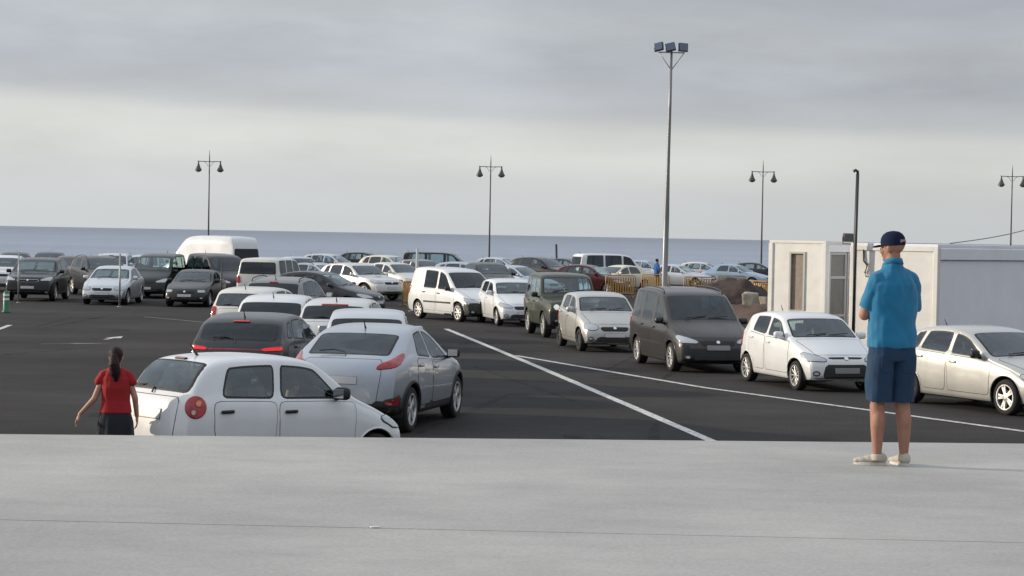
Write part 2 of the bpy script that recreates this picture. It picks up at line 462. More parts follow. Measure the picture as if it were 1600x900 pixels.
STAIN = bpy.data.materials.new('oil_stain'); STAIN.use_nodes = True
t = STAIN.node_tree; b = t.nodes['Principled BSDF']; b.inputs['Base Color'].default_value = (.010, .010, .011, 1); b.inputs['Roughness'].default_value = .8
b.inputs['Specular IOR Level'].default_value = .2
tc = t.nodes.new('ShaderNodeTexCoord'); n_ = t.nodes.new('ShaderNodeTexNoise'); n_.inputs['Scale'].default_value = 2.2; n_.inputs['Detail'].default_value = 7; n_.inputs['Roughness'].default_value = .7
t.links.new(tc.outputs['Object'], n_.inputs['Vector'])
mr_ = t.nodes.new('ShaderNodeMapRange'); mr_.inputs[1].default_value = .42; mr_.inputs[2].default_value = .72; mr_.inputs[3].default_value = 0; mr_.inputs[4].default_value = .55
t.links.new(n_.outputs[0], mr_.inputs[0]); t.links.new(mr_.outputs[0], b.inputs['Alpha'])
rs = random.Random(3)
vs_, fs = [], []
for k in range(46):
    cx, cy = rs.uniform(-16, 5), rs.uniform(19, 72); r_ = rs.uniform(.12, .55); n = 12; o0 = len(vs_)
    if k % 3 == 0:
        r2, r1 = rs.uniform(2.5, 6), rs.uniform(.06, .11)
    else: r1, r2 = r_, r_ * rs.uniform(.7, 1.8)
    a_ = rs.uniform(-.35, .25)
    for i in range(n):
        q = 2 * math.pi * i / n; x = r1 * math.cos(q) * rs.uniform(.8, 1.2); y = r2 * math.sin(q)
        vs_.append((cx + x * math.cos(a_) - y * math.sin(a_), cy + x * math.sin(a_) + y * math.cos(a_), .0022 + k * .00001))
    fs.append(tuple(range(o0, o0 + n)))
tag(obj('oil_stains', vs_, fs, STAIN, smooth=False), kind='structure')

# ------------------------------------------------------------------ vehicles
# silhouettes run from the front bumper over the roof to the rear bumper, in metres (x from the nose, z up)
SHAPES = {
 'small': dict(L=3.5, W=1.5, H=1.5,
    top=[(0, .30), (.01, .52), (.06, .66), (.22, .77), (.72, .96), (.88, 1.03), (1.38, 1.38), (1.62, 1.46), (2.2, 1.5), (2.85, 1.485), (3.12, 1.42), (3.36, 1.12), (3.44, 1.02), (3.485, .78), (3.497, .52), (3.5, .34)],
    sh=[(0, .55), (.5, .80), (1.0, .95), (2.0, .98), (3.0, 1.02), (3.5, .98)], bot=[(0, .24), (.4, .19), (3.0, .20), (3.5, .30)],
    ws=(.88, 1.46), rg=(3.0, 3.37), dlo=[(1.12, 1.50, 2.10, 2.04), (2.19, 2.13, 2.98, 2.84)], ax=(.62, 2.96), R=.29, k=.26, b=(.20, .13), doors=True, rear_up=0),
 'hatch': dict(L=4.2, W=1.78, H=1.47,
    top=[(0, .28), (.01, .48), (.06, .64), (.22, .74), (.9, .90), (1.18, .97), (1.85, 1.34), (2.15, 1.43), (2.6, 1.47), (3.2, 1.44), (3.66, 1.34), (4.0, 1.0), (4.1, .92), (4.17, .70), (4.195, .5), (4.2, .32)],
    sh=[(0, .5), (.6, .78), (1.2, .90), (2.4, .95), (3.6, 1.01), (4.2, .93)], bot=[(0, .22), (.5, .18), (3.7, .19), (4.2, .28)],
    ws=(1.14, 1.98), rg=(3.62, 4.0), dlo=[(1.38, 1.85, 2.32, 2.28), (2.40, 2.36, 3.22, 3.05), (3.28, 3.14, 3.62, 3.35)], ax=(.86, 3.46), R=.31, k=.33, b=(.26, .15), doors=True),
 'city': dict(L=3.67, W=1.66, H=1.5,
    top=[(0, .28), (.01, .50), (.06, .64), (.2, .75), (.68, .92), (.92, 1.0), (1.5, 1.37), (1.75, 1.45), (2.3, 1.5), (2.95, 1.47), (3.3, 1.38), (3.52, 1.02), (3.6, .92), (3.65, .7), (3.665, .5), (3.67, .3)],
    sh=[(0, .52), (.5, .8), (1.0, .94), (2.2, .99), (3.1, 1.06), (3.67, .96)], bot=[(0, .22), (.4, .18), (3.2, .19), (3.67, .28)],
    ws=(.90, 1.58), rg=(3.27, 3.54), dlo=[(1.15, 1.56, 2.08, 2.03), (2.16, 2.12, 2.92, 2.80)], ax=(.72, 3.10), R=.29, k=.28, b=(.24, .14), doors=True),
 'sedan': dict(L=4.55, W=1.76, H=1.43,
    top=[(0, .28), (.01, .50), (.06, .64), (.22, .74), (1.0, .89), (1.30, .95), (1.95, 1.30), (2.3, 1.40), (2.7, 1.43), (3.2, 1.38), (3.40, 1.31), (3.92, 1.02), (4.35, .98), (4.5, .92), (4.54, .7), (4.55, .34)],
    sh=[(0, .5), (.6, .78), (1.3, .88), (3.0, .93), (4.3, .92), (4.55, .85)], bot=[(0, .22), (.5, .18), (4.0, .2), (4.55, .28)],
    ws=(1.27, 2.04), rg=(3.35, 3.94), dlo=[(1.52, 1.98, 2.42, 2.38), (2.50, 2.46, 3.30, 3.05)], ax=(.85, 3.5), R=.31, k=.36, b=(.24, .16)),
 'suv': dict(L=4.45, W=1.85, H=1.66,
    top=[(0, .34), (.01, .62), (.05, .84), (.2, .95), (1.0, 1.05), (1.25, 1.11), (1.85, 1.50), (2.15, 1.60), (2.6, 1.66), (3.4, 1.63), (3.9, 1.54), (4.2, 1.15), (4.34, 1.03), (4.42, .8), (4.445, .55), (4.45, .4)],
    sh=[(0, .68), (.6, .92), (1.3, 1.02), (2.6, 1.07), (3.9, 1.13), (4.45, 1.02)], bot=[(0, .30), (.5, .24), (3.9, .25), (4.45, .34)],
    ws=(1.22, 2.0), rg=(3.86, 4.2), dlo=[(1.45, 1.90, 2.44, 2.40), (2.52, 2.48, 3.36, 3.26), (3.42, 3.32, 3.86, 3.62)], ax=(.9, 3.55), R=.36, k=.30, b=(.20, .13), doors=True),
 'coupe': dict(L=4.36, W=1.795, H=1.56,
    top=[(0, .32), (.01, .55), (.05, .74), (.2, .86), (.95, .99), (1.2, 1.05), (1.85, 1.42), (2.15, 1.52), (2.45, 1.56), (2.95, 1.53), (3.35, 1.44), (3.95, 1.17), (4.18, 1.09), (4.28, 1.03), (4.33, .88), (4.35, .6), (4.36, .40)],
    sh=[(0, .62), (.6, .86), (1.2, .97), (2.2, .99), (3.0, 1.06), (3.7, 1.10), (4.36, .98)], bot=[(0, .28), (.5, .22), (3.8, .24), (4.36, .34)],
    ws=(1.17, 1.98), rg=(3.30, 4.02), dlo=[(1.42, 1.88, 2.42, 2.40), (2.50, 2.46, 3.22, 2.98)], ax=(.88, 3.52), R=.34, k=.46, b=(.22, .20), doors=True),
 'boxy': dict(L=4.0, W=1.76, H=1.76,
    top=[(0, .40), (.01, .72), (.05, .95), (.15, 1.03), (1.05, 1.10), (1.25, 1.13), (1.62, 1.62), (1.75, 1.71), (2.2, 1.76), (3.7, 1.75), (3.86, 1.69), (3.94, 1.15), (3.98, .8), (3.995, .6), (4.0, .44)],
    sh=[(0, .78), (.5, .99), (1.3, 1.06), (4.0, 1.09)], bot=[(0, .36), (.5, .32), (3.6, .32), (4.0, .38)],
    ws=(1.24, 1.70), rg=(3.84, 3.95), dlo=[(1.42, 1.62, 2.20, 2.20), (2.28, 2.28, 2.96, 2.96), (3.04, 3.04, 3.72, 3.66)], ax=(.78, 3.2), R=.37, k=.15, b=(.10, .05), doors=True),
 'mpv': dict(L=4.38, W=1.81, H=1.81,
    top=[(0, .28), (.01, .50), (.06, .68), (.2, .82), (.8, 1.04), (.98, 1.12), (1.72, 1.63), (2.0, 1.74), (2.6, 1.80), (3.9, 1.81), (4.12, 1.76), (4.27, 1.15), (4.34, 1.0), (4.37, .7), (4.38, .36)],
    sh=[(0, .60), (.5, .86), (1.0, .99), (2.4, 1.04), (4.38, 1.08)], bot=[(0, .22), (.5, .18), (3.9, .2), (4.38, .28)],
    ws=(.94, 1.82), rg=(4.09, 4.28), dlo=[(1.20, 1.72, 2.22, 2.22), (2.32, 2.32, 3.22, 3.22), (3.32, 3.32, 4.02, 3.92)], ax=(.82, 3.55), R=.32, k=.17, b=(.26, .07), doors=True),
 'van': dict(L=5.6, W=1.98, H=2.65,
    top=[(0, .34), (.01, .62), (.06, .92), (.25, 1.08), (.72, 1.26), (.9, 1.34), (1.5, 2.0), (1.95, 2.45), (2.3, 2.6), (2.9, 2.65), (5.2, 2.63), (5.42, 2.5), (5.54, 1.2), (5.58, .8), (5.6, .4)],
    sh=[(0, .8), (.6, 1.1), (1.0, 1.22), (5.6, 1.25)], bot=[(0, .28), (.5, .24), (5.2, .24), (5.6, .34)],
    ws=(.88, 1.62), rg=(5.43, 5.54), dlo=[(1.15, 1.60, 2.0, 2.0), (2.15, 2.15, 3.2, 3.2), (3.35, 3.35, 4.3, 4.3)], ax=(.95, 4.2), R=.36, k=.09, b=(.22, .04)),
 'minibus': dict(L=4.89, W=1.90, H=1.95,
    top=[(0, .32), (.01, .6), (.06, .84), (.2, .98), (.62, 1.12), (.82, 1.2), (1.45, 1.78), (1.7, 1.88), (2.3, 1.95), (4.5, 1.94), (4.68, 1.86), (4.8, 1.2), (4.86, .8), (4.89, .4)],
    sh=[(0, .7), (.5, .98), (.9, 1.10), (4.89, 1.14)], bot=[(0, .26), (.5, .2), (4.4, .22), (4.89, .3)],
    ws=(.80, 1.54), rg=(4.66, 4.8), dlo=[(1.08, 1.46, 2.0, 2.0), (2.12, 2.12, 3.2, 3.2), (3.32, 3.32, 4.45, 4.35)], ax=(.88, 3.85), R=.33, k=.14, b=(.2, .06)),
}
def chaikin(pts, n=2):
    for _ in range(n):
        q = [pts[0]]
        for a, b_ in zip(pts, pts[1:]):
            q.append((a[0] * .75 + b_[0] * .25, a[1] * .75 + b_[1] * .25)); q.append((a[0] * .25 + b_[0] * .75, a[1] * .25 + b_[1] * .75))
        q.append(pts[-1]); pts = q
    return pts

class Shape:
    """body surface of a car: local +X is forward, origin on the ground at mid length"""
    def __init__(s, kind, L=None, W=None, H=None, det=1.0, **kw):
        d = dict(SHAPES[kind]); s.d = d
        s.L = L or d['L']; s.W = W or d['W']; s.H = H or d['H']
        s.fx, s.fy, s.fz = s.L / d['L'], s.W / d['W'], s.H / d['H']
        s.det = det
        top = chaikin([(x * s.fx, z * s.fz) for x, z in d['top']], 2)
        s.tx = np.array([p[0] for p in top]); s.tz = np.array([p[1] for p in top])
        arc = np.concatenate([[0], np.cumsum(np.hypot(np.diff(s.tx), np.diff(s.tz)))])
        n = int(70 * det)
        a = np.linspace(0, arc[-1], n)
        s.sx = np.interp(a, arc, s.tx); s.sz = np.interp(a, arc, s.tz)
        s.zs_ = [(x * s.fx, z * s.fz) for x, z in d['sh']]; s.zb_ = [(x * s.fx, z * s.fz) for x, z in d['bot']]
        s.k = d['k']; s.bf, s.br = d['b']
        L_ = s.L
        s.plan_ = kw.get('plan') or [(0, .86), (.25, .93), (.7, .985), (1.2, 1.0), (L_ - 1.3, 1.0), (L_ - .5, .965), (L_ - .12, .90), (L_, .86)]
        if kind in ('boxy', 'van', 'minibus', 'mpv'):
            s.plan_ = [(0, .88), (.25, .94), (.7, .985), (1.2, 1.0), (L_ - .8, 1.0), (L_ - .2, .97), (L_, .93)]
    def itp(s, tab, x): return float(np.interp(x, [p[0] for p in tab], [p[1] for p in tab]))
    def zt(s, x): return float(np.interp(x, s.tx, s.tz))
    def shift(s, x, y):
        q = min(1.0, abs(y) / (s.W / 2)) ** 2.2
        xc = s.L * .5
        if x < xc: return s.bf * (1 - x / xc) * q
        return -s.br * ((x - xc) / xc) ** 1.5 * q
    def params(s, x, zt):
        zb = min(s.itp(s.zb_, x), zt - .02)
        zs = min(s.itp(s.zs_, x), zt - .045); zs = max(zs, zb + .3 * (zt - zb))
        wd = s.itp(s.plan_, x) * s.W / 2
        hgt = zt - zs
        crown = min(.068, hgt * .5)
        zr = zt - crown; g = max(0, zr - zs)
        ysh = wd - .035 * .67
        wr = ysh - s.k * g - .025 * min(1, g / .15)
        return zb, zs, wd, ysh, zr, g, wr, crown
    def section(s, x, zt):
        zb, zs, wd, ysh, zr, g, wr, crown = s.params(x, zt)
        ns, nu, nr = (9, 6, 9) if s.det >= .9 else (6, 4, 7)
        hb = zs - zb
        r = min(.08, hb * .3)
        pts = [(0, zb), (wd * .5, zb), (wd - .12, zb), (wd - .045, zb + r * .35)]
        z0 = zb + r
        for i in range(ns):
            t_ = i / (ns - 1); z = z0 + (zs - z0) * t_
            y = wd - .035 * ((t_ - .55) / .55) ** 2
            y += .010 * math.exp(-((t_ - .80) / .07) ** 2)      # shoulder crease
            pts.append((y, z))
        for i in range(1, nu + 1):
            t_ = i / nu
            y = ysh - .025 * min(1, g / .15) * min(1, t_ * 5) - s.k * g * (t_ * .8 + t_ * t_ * .2)
            pts.append((y, zs + g * t_))
        for i in range(1, nr + 1):
            f_ = i / nr
            yy = 1 - f_ ** 1.5
            q = (1 - yy ** 2.9) ** (1 / 2.0)
            pts.append((wr * yy, zr + crown * q))
        return pts
    def build(s):
        V = []; F = []
        for x, zt in zip(s.sx, s.sz):
            h = s.section(x, zt)
            ring = h + [(-y, z) for y, z in h[-2:0:-1]]
            for y, z in ring: V.append((s.L / 2 - (x + s.shift(x, y)), y, z))
        n = len(ring)
        for i in range(len(s.sx) - 1):
            for k in range(n):
                a = i * n + k; b_ = i * n + (k + 1) % n
                F.append((a, b_, b_ + n, a + n))
        for base, rev in ((0, False), ((len(s.sx) - 1) * n, True)):
            for k in range(1, n // 2 - 1):
                q = (base + k, base + (n - k) , base + (n - k - 1), base + k + 1)
                F.append(q[::-1] if rev else q)
            q = (base, base + n - 1, base + 1); F.append(q[::-1] if rev else q)
            h2 = n // 2
            q = (base + h2 - 1, base + h2 + 1, base + h2); F.append(q[::-1] if rev else q)
        return V, F
    def P3(s, x, y, z=None):
        """point near the surface; x measured from the nose"""
        return Vector((s.L / 2 - x, y, s.zt(x) if z is None else z))

def resample(pts, n, rnd=1):
    pts = list(pts)
    for _ in range(rnd):
        q = []
        m_ = len(pts)
        for i in range(m_):
            a, b_ = pts[i], pts[(i + 1) % m_]
            d = (b_ - a).length; c = min(.25, .05 / max(d, 1e-6))
            q.append(a.lerp(b_, c)); q.append(a.lerp(b_, 1 - c))
        pts = q
    L_ = [0]
    for i in range(len(pts)): L_.append(L_[-1] + (pts[(i + 1) % len(pts)] - pts[i]).length)
    tot = L_[-1]; res = []
    # keep corners: add extra samples between them
    for i in range(len(pts)):
        a, b_ = pts[i], pts[(i + 1) % len(pts)]
        k = max(1, int(round((b_ - a).length / tot * n)))
        for j in range(k): res.append(a.lerp(b_, j / k))
    return res
def inset2(P, d):
    """inset a closed 2-D polygon by d"""
    n = len(P); res = []
    A = sum(P[i].x * P[(i + 1) % n].y - P[(i + 1) % n].x * P[i].y for i in range(n))
    sg = 1 if A > 0 else -1
    for i in range(n):
        e1 = (P[i] - P[i - 1]); e2 = (P[(i + 1) % n] - P[i])
        if e1.length < 1e-9 or e2.length < 1e-9: res.append(P[i].copy()); continue
        e1.normalize(); e2.normalize()
        n1_ = Vector((-e1.y, e1.x)) * sg; n2_ = Vector((-e2.y, e2.x)) * sg
        b_ = n1_ + n2_
        if b_.length < 1e-6: b_ = n1_
        b_.normalize(); c = max(.5, b_.dot(n1_))
        res.append(P[i] + b_ * (d / c))
    return res
def basis(nrm):
    nrm = nrm.normalized()
    u = Vector((0, 0, 1)).cross(nrm)
    if u.length < 1e-3: u = Vector((0, 1, 0))
    u.normalize(); v = nrm.cross(u).normalized()
    return u, v, nrm

class Patch:
    """piece of a body surface bounded by an outline, seen along -nrm"""
    def __init__(s, bvh, pts3, nrm, n=26, rnd=1):
        s.bvh = bvh; s.u, s.v, s.n = basis(Vector(nrm))
        pts = resample([Vector(p) for p in pts3], n, rnd)
        s.o = sum(pts, Vector()) / len(pts)
        s.P = [Vector(((p - s.o).dot(s.u), (p - s.o).dot(s.v))) for p in pts]
    def cast(s, q, off):
        p = s.o + s.u * q.x + s.v * q.y + s.n * 1.5
        h = s.bvh.ray_cast(p, -s.n, 4.0)
        if h[0] is None:
            h = s.bvh.find_nearest(s.o + s.u * q.x + s.v * q.y)
        nn = h[1] if h[1].dot(s.n) > 0 else -h[1]
        return h[0] + nn.lerp(s.n, .35).normalized() * off
    def mesh(s, off=.004, rim=.03, rings=3, off_in=None, lip=0.0):
        if off_in is None: off_in = off
        out = s.P; ins = inset2(s.P, rim) if rim else s.P
        V, F, MI = [], [], []
        n = len(out)
        cen = sum(ins, Vector((0, 0))) / n
        loops = []
        loops.append([s.cast(q, lip) for q in out])
        if rim:
            loops.append([s.cast(q.lerp(r_, .25), off) for q, r_ in zip(out, ins)])
            loops.append([s.cast(r_, off) for r_ in ins])
        nrim = len(loops) - 1
        for i in range(rings if True else 0):
            f_ = 1 - (i + (0 if not rim else 1)) / (rings + 1) if rim else 1 - (i + .12) / (rings + .5)
            loops.append([s.cast(cen.lerp(r_, f_), off_in) for r_ in ins])
        for lp in loops: V += lp
        for a in range(len(loops) - 1):
            for k in range(n):
                F.append((a * n + k, a * n + (k + 1) % n, (a + 1) * n + (k + 1) % n, (a + 1) * n + k))
                MI.append(1 if a < nrim else 0)
        V.append(s.cast(cen, off_in)); c = len(V) - 1; a = len(loops) - 1
        for k in range(n): F.append((a * n + k, a * n + (k + 1) % n, c)); MI.append(0)
        # orientation outward
        p0, p1, p2 = V[F[0][0]], V[F[0][1]], V[F[0][2]]
        if (p1 - p0).cross(p2 - p0).dot(s.n) < 0: F = [f[::-1] for f in F]
        return V, F, MI
    def cut(s, bm, inset=.012):
        """cut an opening with the patch's outline into the body"""
        P = inset2(s.P, inset); n = len(P)
        xs = [p.x for p in P]; ys = [p.y for p in P]
        x0, x1, y0, y1 = min(xs) - .06, max(xs) + .06, min(ys) - .06, max(ys) + .06
        def loc(c): d = c - s.o; return d.dot(s.u), d.dot(s.v)
        def near():
            r_ = []
            for f in bm.faces:
                if f.normal.dot(s.n) < .12: continue
                c = f.calc_center_median(); a, b_ = loc(c)
                if x0 - .1 < a < x1 + .1 and y0 - .1 < b_ < y1 + .1 and abs((c - s.o).dot(s.n)) < .8: r_.append(f)
            return r_
        fs = near()
        # simplified polygon edges
        Q = [P[0]]
        for i in range(1, n):
            nx = P[(i + 1) % n]
            e1 = (P[i] - Q[-1]); e2 = (nx - P[i])
            if e1.length > 1e-6 and e2.length > 1e-6 and abs(e1.normalized().x * e2.normalized().y - e1.normalized().y * e2.normalized().x) > .05: Q.append(P[i])
        for i in range(len(Q)):
            a, b_ = Q[i], Q[(i + 1) % len(Q)]
            d = b_ - a
            if d.length < 1e-4: continue
            pn = (s.v * d.x - s.u * d.y)
            mid = (a + b_) / 2
            # only faces near this edge
            sub = []
            for f in fs:
                if not f.is_valid: continue
                la = [loc(v.co) for v in f.verts]
                if min(q[0] for q in la) > max(a.x, b_.x) + .01 or max(q[0] for q in la) < min(a.x, b_.x) - .01: continue
                if min(q[1] for q in la) > max(a.y, b_.y) + .01 or max(q[1] for q in la) < min(a.y, b_.y) - .01: continue
                sub.append(f)
            if not sub: continue
            geom = sub + list({e_ for f in sub for e_ in f.edges}) + list({v for f in sub for v in f.verts})
            r_ = bmesh.ops.bisect_plane(bm, geom=geom, plane_co=s.o + s.u * a.x + s.v * a.y, plane_no=pn, dist=1e-5)
            new = [g for g in r_['geom'] if isinstance(g, bmesh.types.BMFace)]
            st_ = set(f for f in fs if f.is_valid); st_.update(new); fs = list(st_)
        dead = []
        for f in fs:
            if not f.is_valid: continue
            a, b_ = loc(f.calc_center_median())
            ins = False; j = n - 1
            for i in range(n):
                if (P[i].y > b_) != (P[j].y > b_) and a < (P[j].x - P[i].x) * (b_ - P[i].y) / (P[j].y - P[i].y + 1e-12) + P[i].x: ins = not ins
                j = i
            if ins: dead.append(f)
        bmesh.ops.delete(bm, geom=dead, context='FACES')

WHEELC = {}
def wheel_meshes(R, wd, style, alloy):
    key = (round(R, 3), style, alloy.name)
    if key in WHEELC: return WHEELC[key]
    bm = bmesh.new()
    r0 = R * .70
    add_lathe(bm, [(r0, -wd / 2 + .012), (r0 + .02, -wd / 2), (R - .035, -wd / 2 + .002), (R - .008, -wd / 2 + .022), (R, -wd / 2 + .05), (R, wd / 2 - .05),
                   (R - .008, wd / 2 - .022), (R - .035, wd / 2 - .002), (r0 + .02, wd / 2), (r0, wd / 2 - .012)], (0, 0, 0), 'y', 30, caps=False)
    me_t = bpy.data.meshes.new('tyre'); bmesh.ops.recalc_face_normals(bm, faces=bm.faces); bm.to_mesh(me_t); bm.free()
    me_t.materials.append(RUBBER)
    bm = bmesh.new()
    # outer face is at +y
    add_lathe(bm, [(r0 + .004, wd / 2 - .004), (r0 - .015, wd / 2 - .004), (r0 - .02, wd / 2 - .03), (r0 - .02, -wd / 2 + .02), (r0 + .004, -wd / 2 + .02)], (0, 0, 0), 'y', 30, 0, caps=False)
    add_lathe(bm, [(r0 - .02, .005), (r0 - .03, .012), (.01, .012)], (0, 0, 0), 'y', 24, 1)
    nsp, sw = {'five': (5, .062), 'multi': (10, .028), 'steel': (8, .05), 'y': (5, .045)}[style]
    y1 = wd / 2 - .02
    for i in range(nsp):
        a = 2 * math.pi * i / nsp
        angs = [a] if style != 'y' else [a - .16, a + .16]
        for an in angs:
            M_ = Matrix.Rotation(an, 3, 'Y')
            rr = (r0 - .01)
            add_box(bm, M_ @ Vector((rr * .52, y1 - .012, 0)), (rr * .92, .022, sw * R / .31), M_, .006, 0)
    add_lathe(bm, [(.065, y1 - .04), (.062, y1), (.03, y1 + .006), (.005, y1 + .006)], (0, 0, 0), 'y', 16, 0)
    me_r = bpy.data.meshes.new('rim'); bmesh.ops.recalc_face_normals(bm, faces=bm.faces); bm.to_mesh(me_r); bm.free()
    me_r.materials.append(alloy); me_r.materials.append(BLACK)
    for me in (me_t, me_r): me.polygons.foreach_set('use_smooth', [me is me_t] * len(me.polygons))
    WHEELC[key] = (me_t, me_r)
    return WHEELC[key]

LAMPA = principled('lens_amber', (.62, .16, .05), .15, coat=.6); LAMPW = principled('lens_pale', (.55, .38, .36), .15, coat=.6)
SHADE = principled('sun_shade_foil', (.55, .60, .58), .5, .2, noise=(5, .15))
SEATC = {}
def seat_mesh(w_, mat):
    k = (w_, mat.name)
    if k in SEATC: return SEATC[k]
    bm = bmesh.new()
    add_box(bm, (0, 0, .10), (.50, w_, .16), None, .05)
    add_box(bm, (-.30, 0, .42), (.13, w_ * .96, .58), Matrix.Rotation(rad(-14), 3, 'Y'), .05)
    for hy in ([0] if w_ < .8 else [-w_ * .32, w_ * .32]):
        add_box(bm, (-.40, hy, .80), (.09, .25, .17), Matrix.Rotation(rad(-10), 3, 'Y'), .035)
        add_tube(bm, [(-.38, hy - .06, .68), (-.39, hy - .06, .76)], .008, 6); add_tube(bm, [(-.38, hy + .06, .68), (-.39, hy + .06, .76)], .008, 6)
    me = bpy.data.meshes.new('seat'); bmesh.ops.recalc_face_normals(bm, faces=bm.faces); bm.to_mesh(me); bm.free(); me.materials.append(mat)
    SEATC[k] = me
    return me
def link(name, me, parent, loc=(0, 0, 0), rot=(0, 0, 0), scale=(1, 1, 1)):
    o = bpy.data.objects.new(name, me); C.objects.link(o); o.parent = parent
    o.location = loc; o.rotation_euler = rot; o.scale = scale
    return o

def make_car(kind, loc, heading, col, label, cat='car', group=None, name=None, L=None, W=None, H=None, det=None, near=None,
             rim='five', alloy=None, black_front=0.0, black_rear=0.0, clad=0.0, brake=False, tail='v', head='sweep', plate=PLATE,
             rails=False, glass=None, panel=(), lampglint=False, handle=None, mirror=None, seat=None, antenna=True, badge=True, tailz=None, **kw):
    Y = loc[1]
    near = (Y < 60) if near is None else near
    det = det or (1.25 if Y < 40 else 1.0 if Y < 60 else .72)
    sp = Shape(kind, L, W, H, det, **kw); d = sp.d
    L, W, H = sp.L, sp.W, sp.H
    PM = col; GL = glass or GLASS; alloy = alloy or ALLOY; seat = seat or SEATM
    root = empty(name or ('van' if cat in ('van', 'minibus') else 'car'), (loc[0], loc[1], 0), rad(90 - heading))
    tag(root, label, cat, group or 'cars and vans in the port car park')
    V, F = sp.build()
    bvh = BVHTree.FromPolygons(V, F)
    bm = bmesh.new()
    bv = [bm.verts.new(v) for v in V]
    for f in F:
        try: bm.faces.new([bv[i] for i in f])
        except ValueError: pass
    bmesh.ops.recalc_face_normals(bm, faces=bm.faces)
    bm.normal_update()
    fz, fx = sp.fz, sp.fx
    parts = []
    def emit(name_, patch, mats, off=.004, rim=.03, rings=3, cut=None, parent=root, off_in=None, lip=0.0):
        V_, F_, MI = patch.mesh(off, rim, rings, off_in, lip)
        parts.append((name_, V_, F_, mats, parent, MI))
        if cut is not None: patch.cut(bm, cut)
        return len(parts) - 1
    # ---- windscreen and rear window
    rms = kw.get('rearin', (.055, .07))
    def glasspane(nm, xa, xb, ma, mb, ms, rimw):
        za, zb_ = sp.zt(xa), sp.zt(xb)
        pa, pb = sp.params(xa, za), sp.params(xb, zb_)
        ya, yb = pa[6] - ms[0], pb[6] - ms[1]
        slope = Vector((-(xb - xa), 0, zb_ - za)).normalized()
        nrm = Vector((slope.z, 0, -slope.x)) if xb < L / 2 + .8 and za < zb_ else Vector((slope.z, 0, -slope.x))
        if nrm.z < 0: nrm = -nrm
        pts = []
        for t_ in np.linspace(-1, 1, 7): pts.append(Vector((L / 2 - xa - sp.shift(xa, ya * t_) * .9, ya * t_, za)))
        for t_ in np.linspace(1, -1, 7): pts.append(Vector((L / 2 - xb - sp.shift(xb, yb * t_) * .9, yb * t_, zb_)))
        pt = Patch(bvh, pts, nrm, 34, 2 if Y < 50 else 1)
        return emit(nm, pt, [GL, BLACK], .003, rimw, 3, rimw * .5, off_in=-.001)
    xa, xb = d['ws'][0] * fx, d['ws'][1] * fx
    glasspane('windscreen', xa + .05, xb - .04, 0, 0, (.075, .07), .035)
    nodlo = kw.get('nodlo', ())
    xc, xd = d['rg'][0] * fx, d['rg'][1] * fx
    if not kw.get('norear'):
        # rear: from roof end (xc) down to (xd)
        glasspane('rear_window', xc + .03, xd - .01, 0, 0, rms, .035)
    # ---- side windows
    zsf = lambda x: sp.itp(sp.zs_, x)
    def up(x):
        zt_ = sp.zt(x); return sp.params(x, zt_)[4] - .015
    nd = len(d['dlo'])
    for sgn in (1, -1):
        for wi, (x0b, x0t, x1b, x1t) in enumerate(d['dlo']):
            if wi in panel: continue
            x0b, x0t, x1b, x1t = [q * fx for q in (x0b, x0t, x1b, x1t)]
            pts = []
            lo = lambda x: zsf(x) + .035
            for x in np.linspace(x0b, x1b, 5): pts.append(Vector((L / 2 - x, sgn, lo(x))))
            for x in np.linspace(x1t, x0t, 7): pts.append(Vector((L / 2 - x, sgn, max(up(x) - .02, lo(x) + .05))))
            sh_ = [sp.shift((x0b + x1b) / 2, W / 2) * .9]
            pts = [Vector((p.x - sp.shift(L / 2 - p.x, W * .45), p.y * W / 2, p.z)) for p in pts]
            pt = Patch(bvh, pts, (0, sgn, .0), 26, 2 if Y < 50 else 1)
            nm = 'side_window' if wi < 2 else 'rear_quarter_window'
            emit(nm, pt, [GL, BLACK], .003, .024, 2, .012, off_in=-.001)
    # ---- doors
    if near and d.get('doors') and not kw.get('nodoors'):
        dl = d['dlo']
        for sgn in (1, -1):
            xs = [(dl[0][0] - .18) * fx, (dl[0][2] + .04) * fx, (dl[1][2] + (.06 if kind != 'mpv' else .04)) * fx]
            for di in range(2 if len(dl) > 1 and not kw.get('twodoor') else 1):
                x0, x1 = xs[di] + .008, xs[di + 1] - .008
                axr = d['ax'][1] * fx; Rr = d['R'] + .07
                zbt = lambda x: sp.itp(sp.zb_, x) + .13
                z1 = lambda x: zsf(x) + .012
                pts = []
                xe0, xe1 = x0, x1
                if x1 > axr - Rr - .03: xe1 = axr - Rr - .03
                for x in np.linspace(xe0 + .05, xe1, 4): pts.append(Vector((L / 2 - x, sgn * W / 2, zbt(x))))
                if xe1 < x1:
                    pts.append(Vector((L / 2 - xe1 - .02, sgn * W / 2, zbt(x1) + .16)))
                    pts.append(Vector((L / 2 - x1, sgn * W / 2, d['R'] + Rr * .95)))
                for x in np.linspace(x1, x0, 4): pts.append(Vector((L / 2 - x, sgn * W / 2, z1(x))))
                pt = Patch(bvh, pts, (0, sgn, 0), 30, 2 if Y < 50 else 1)
                j = emit('door', pt, [PM, BLACK], .003, .009 if Y > 30 else .007, 4, None)
                parts[j] = parts[j] + ('door',)
                hx, hz = x1 - .16, zsf(x1) - .11
                parts.append(('door_handle', (L / 2 - hx, sgn, hz), None, None, j, None))
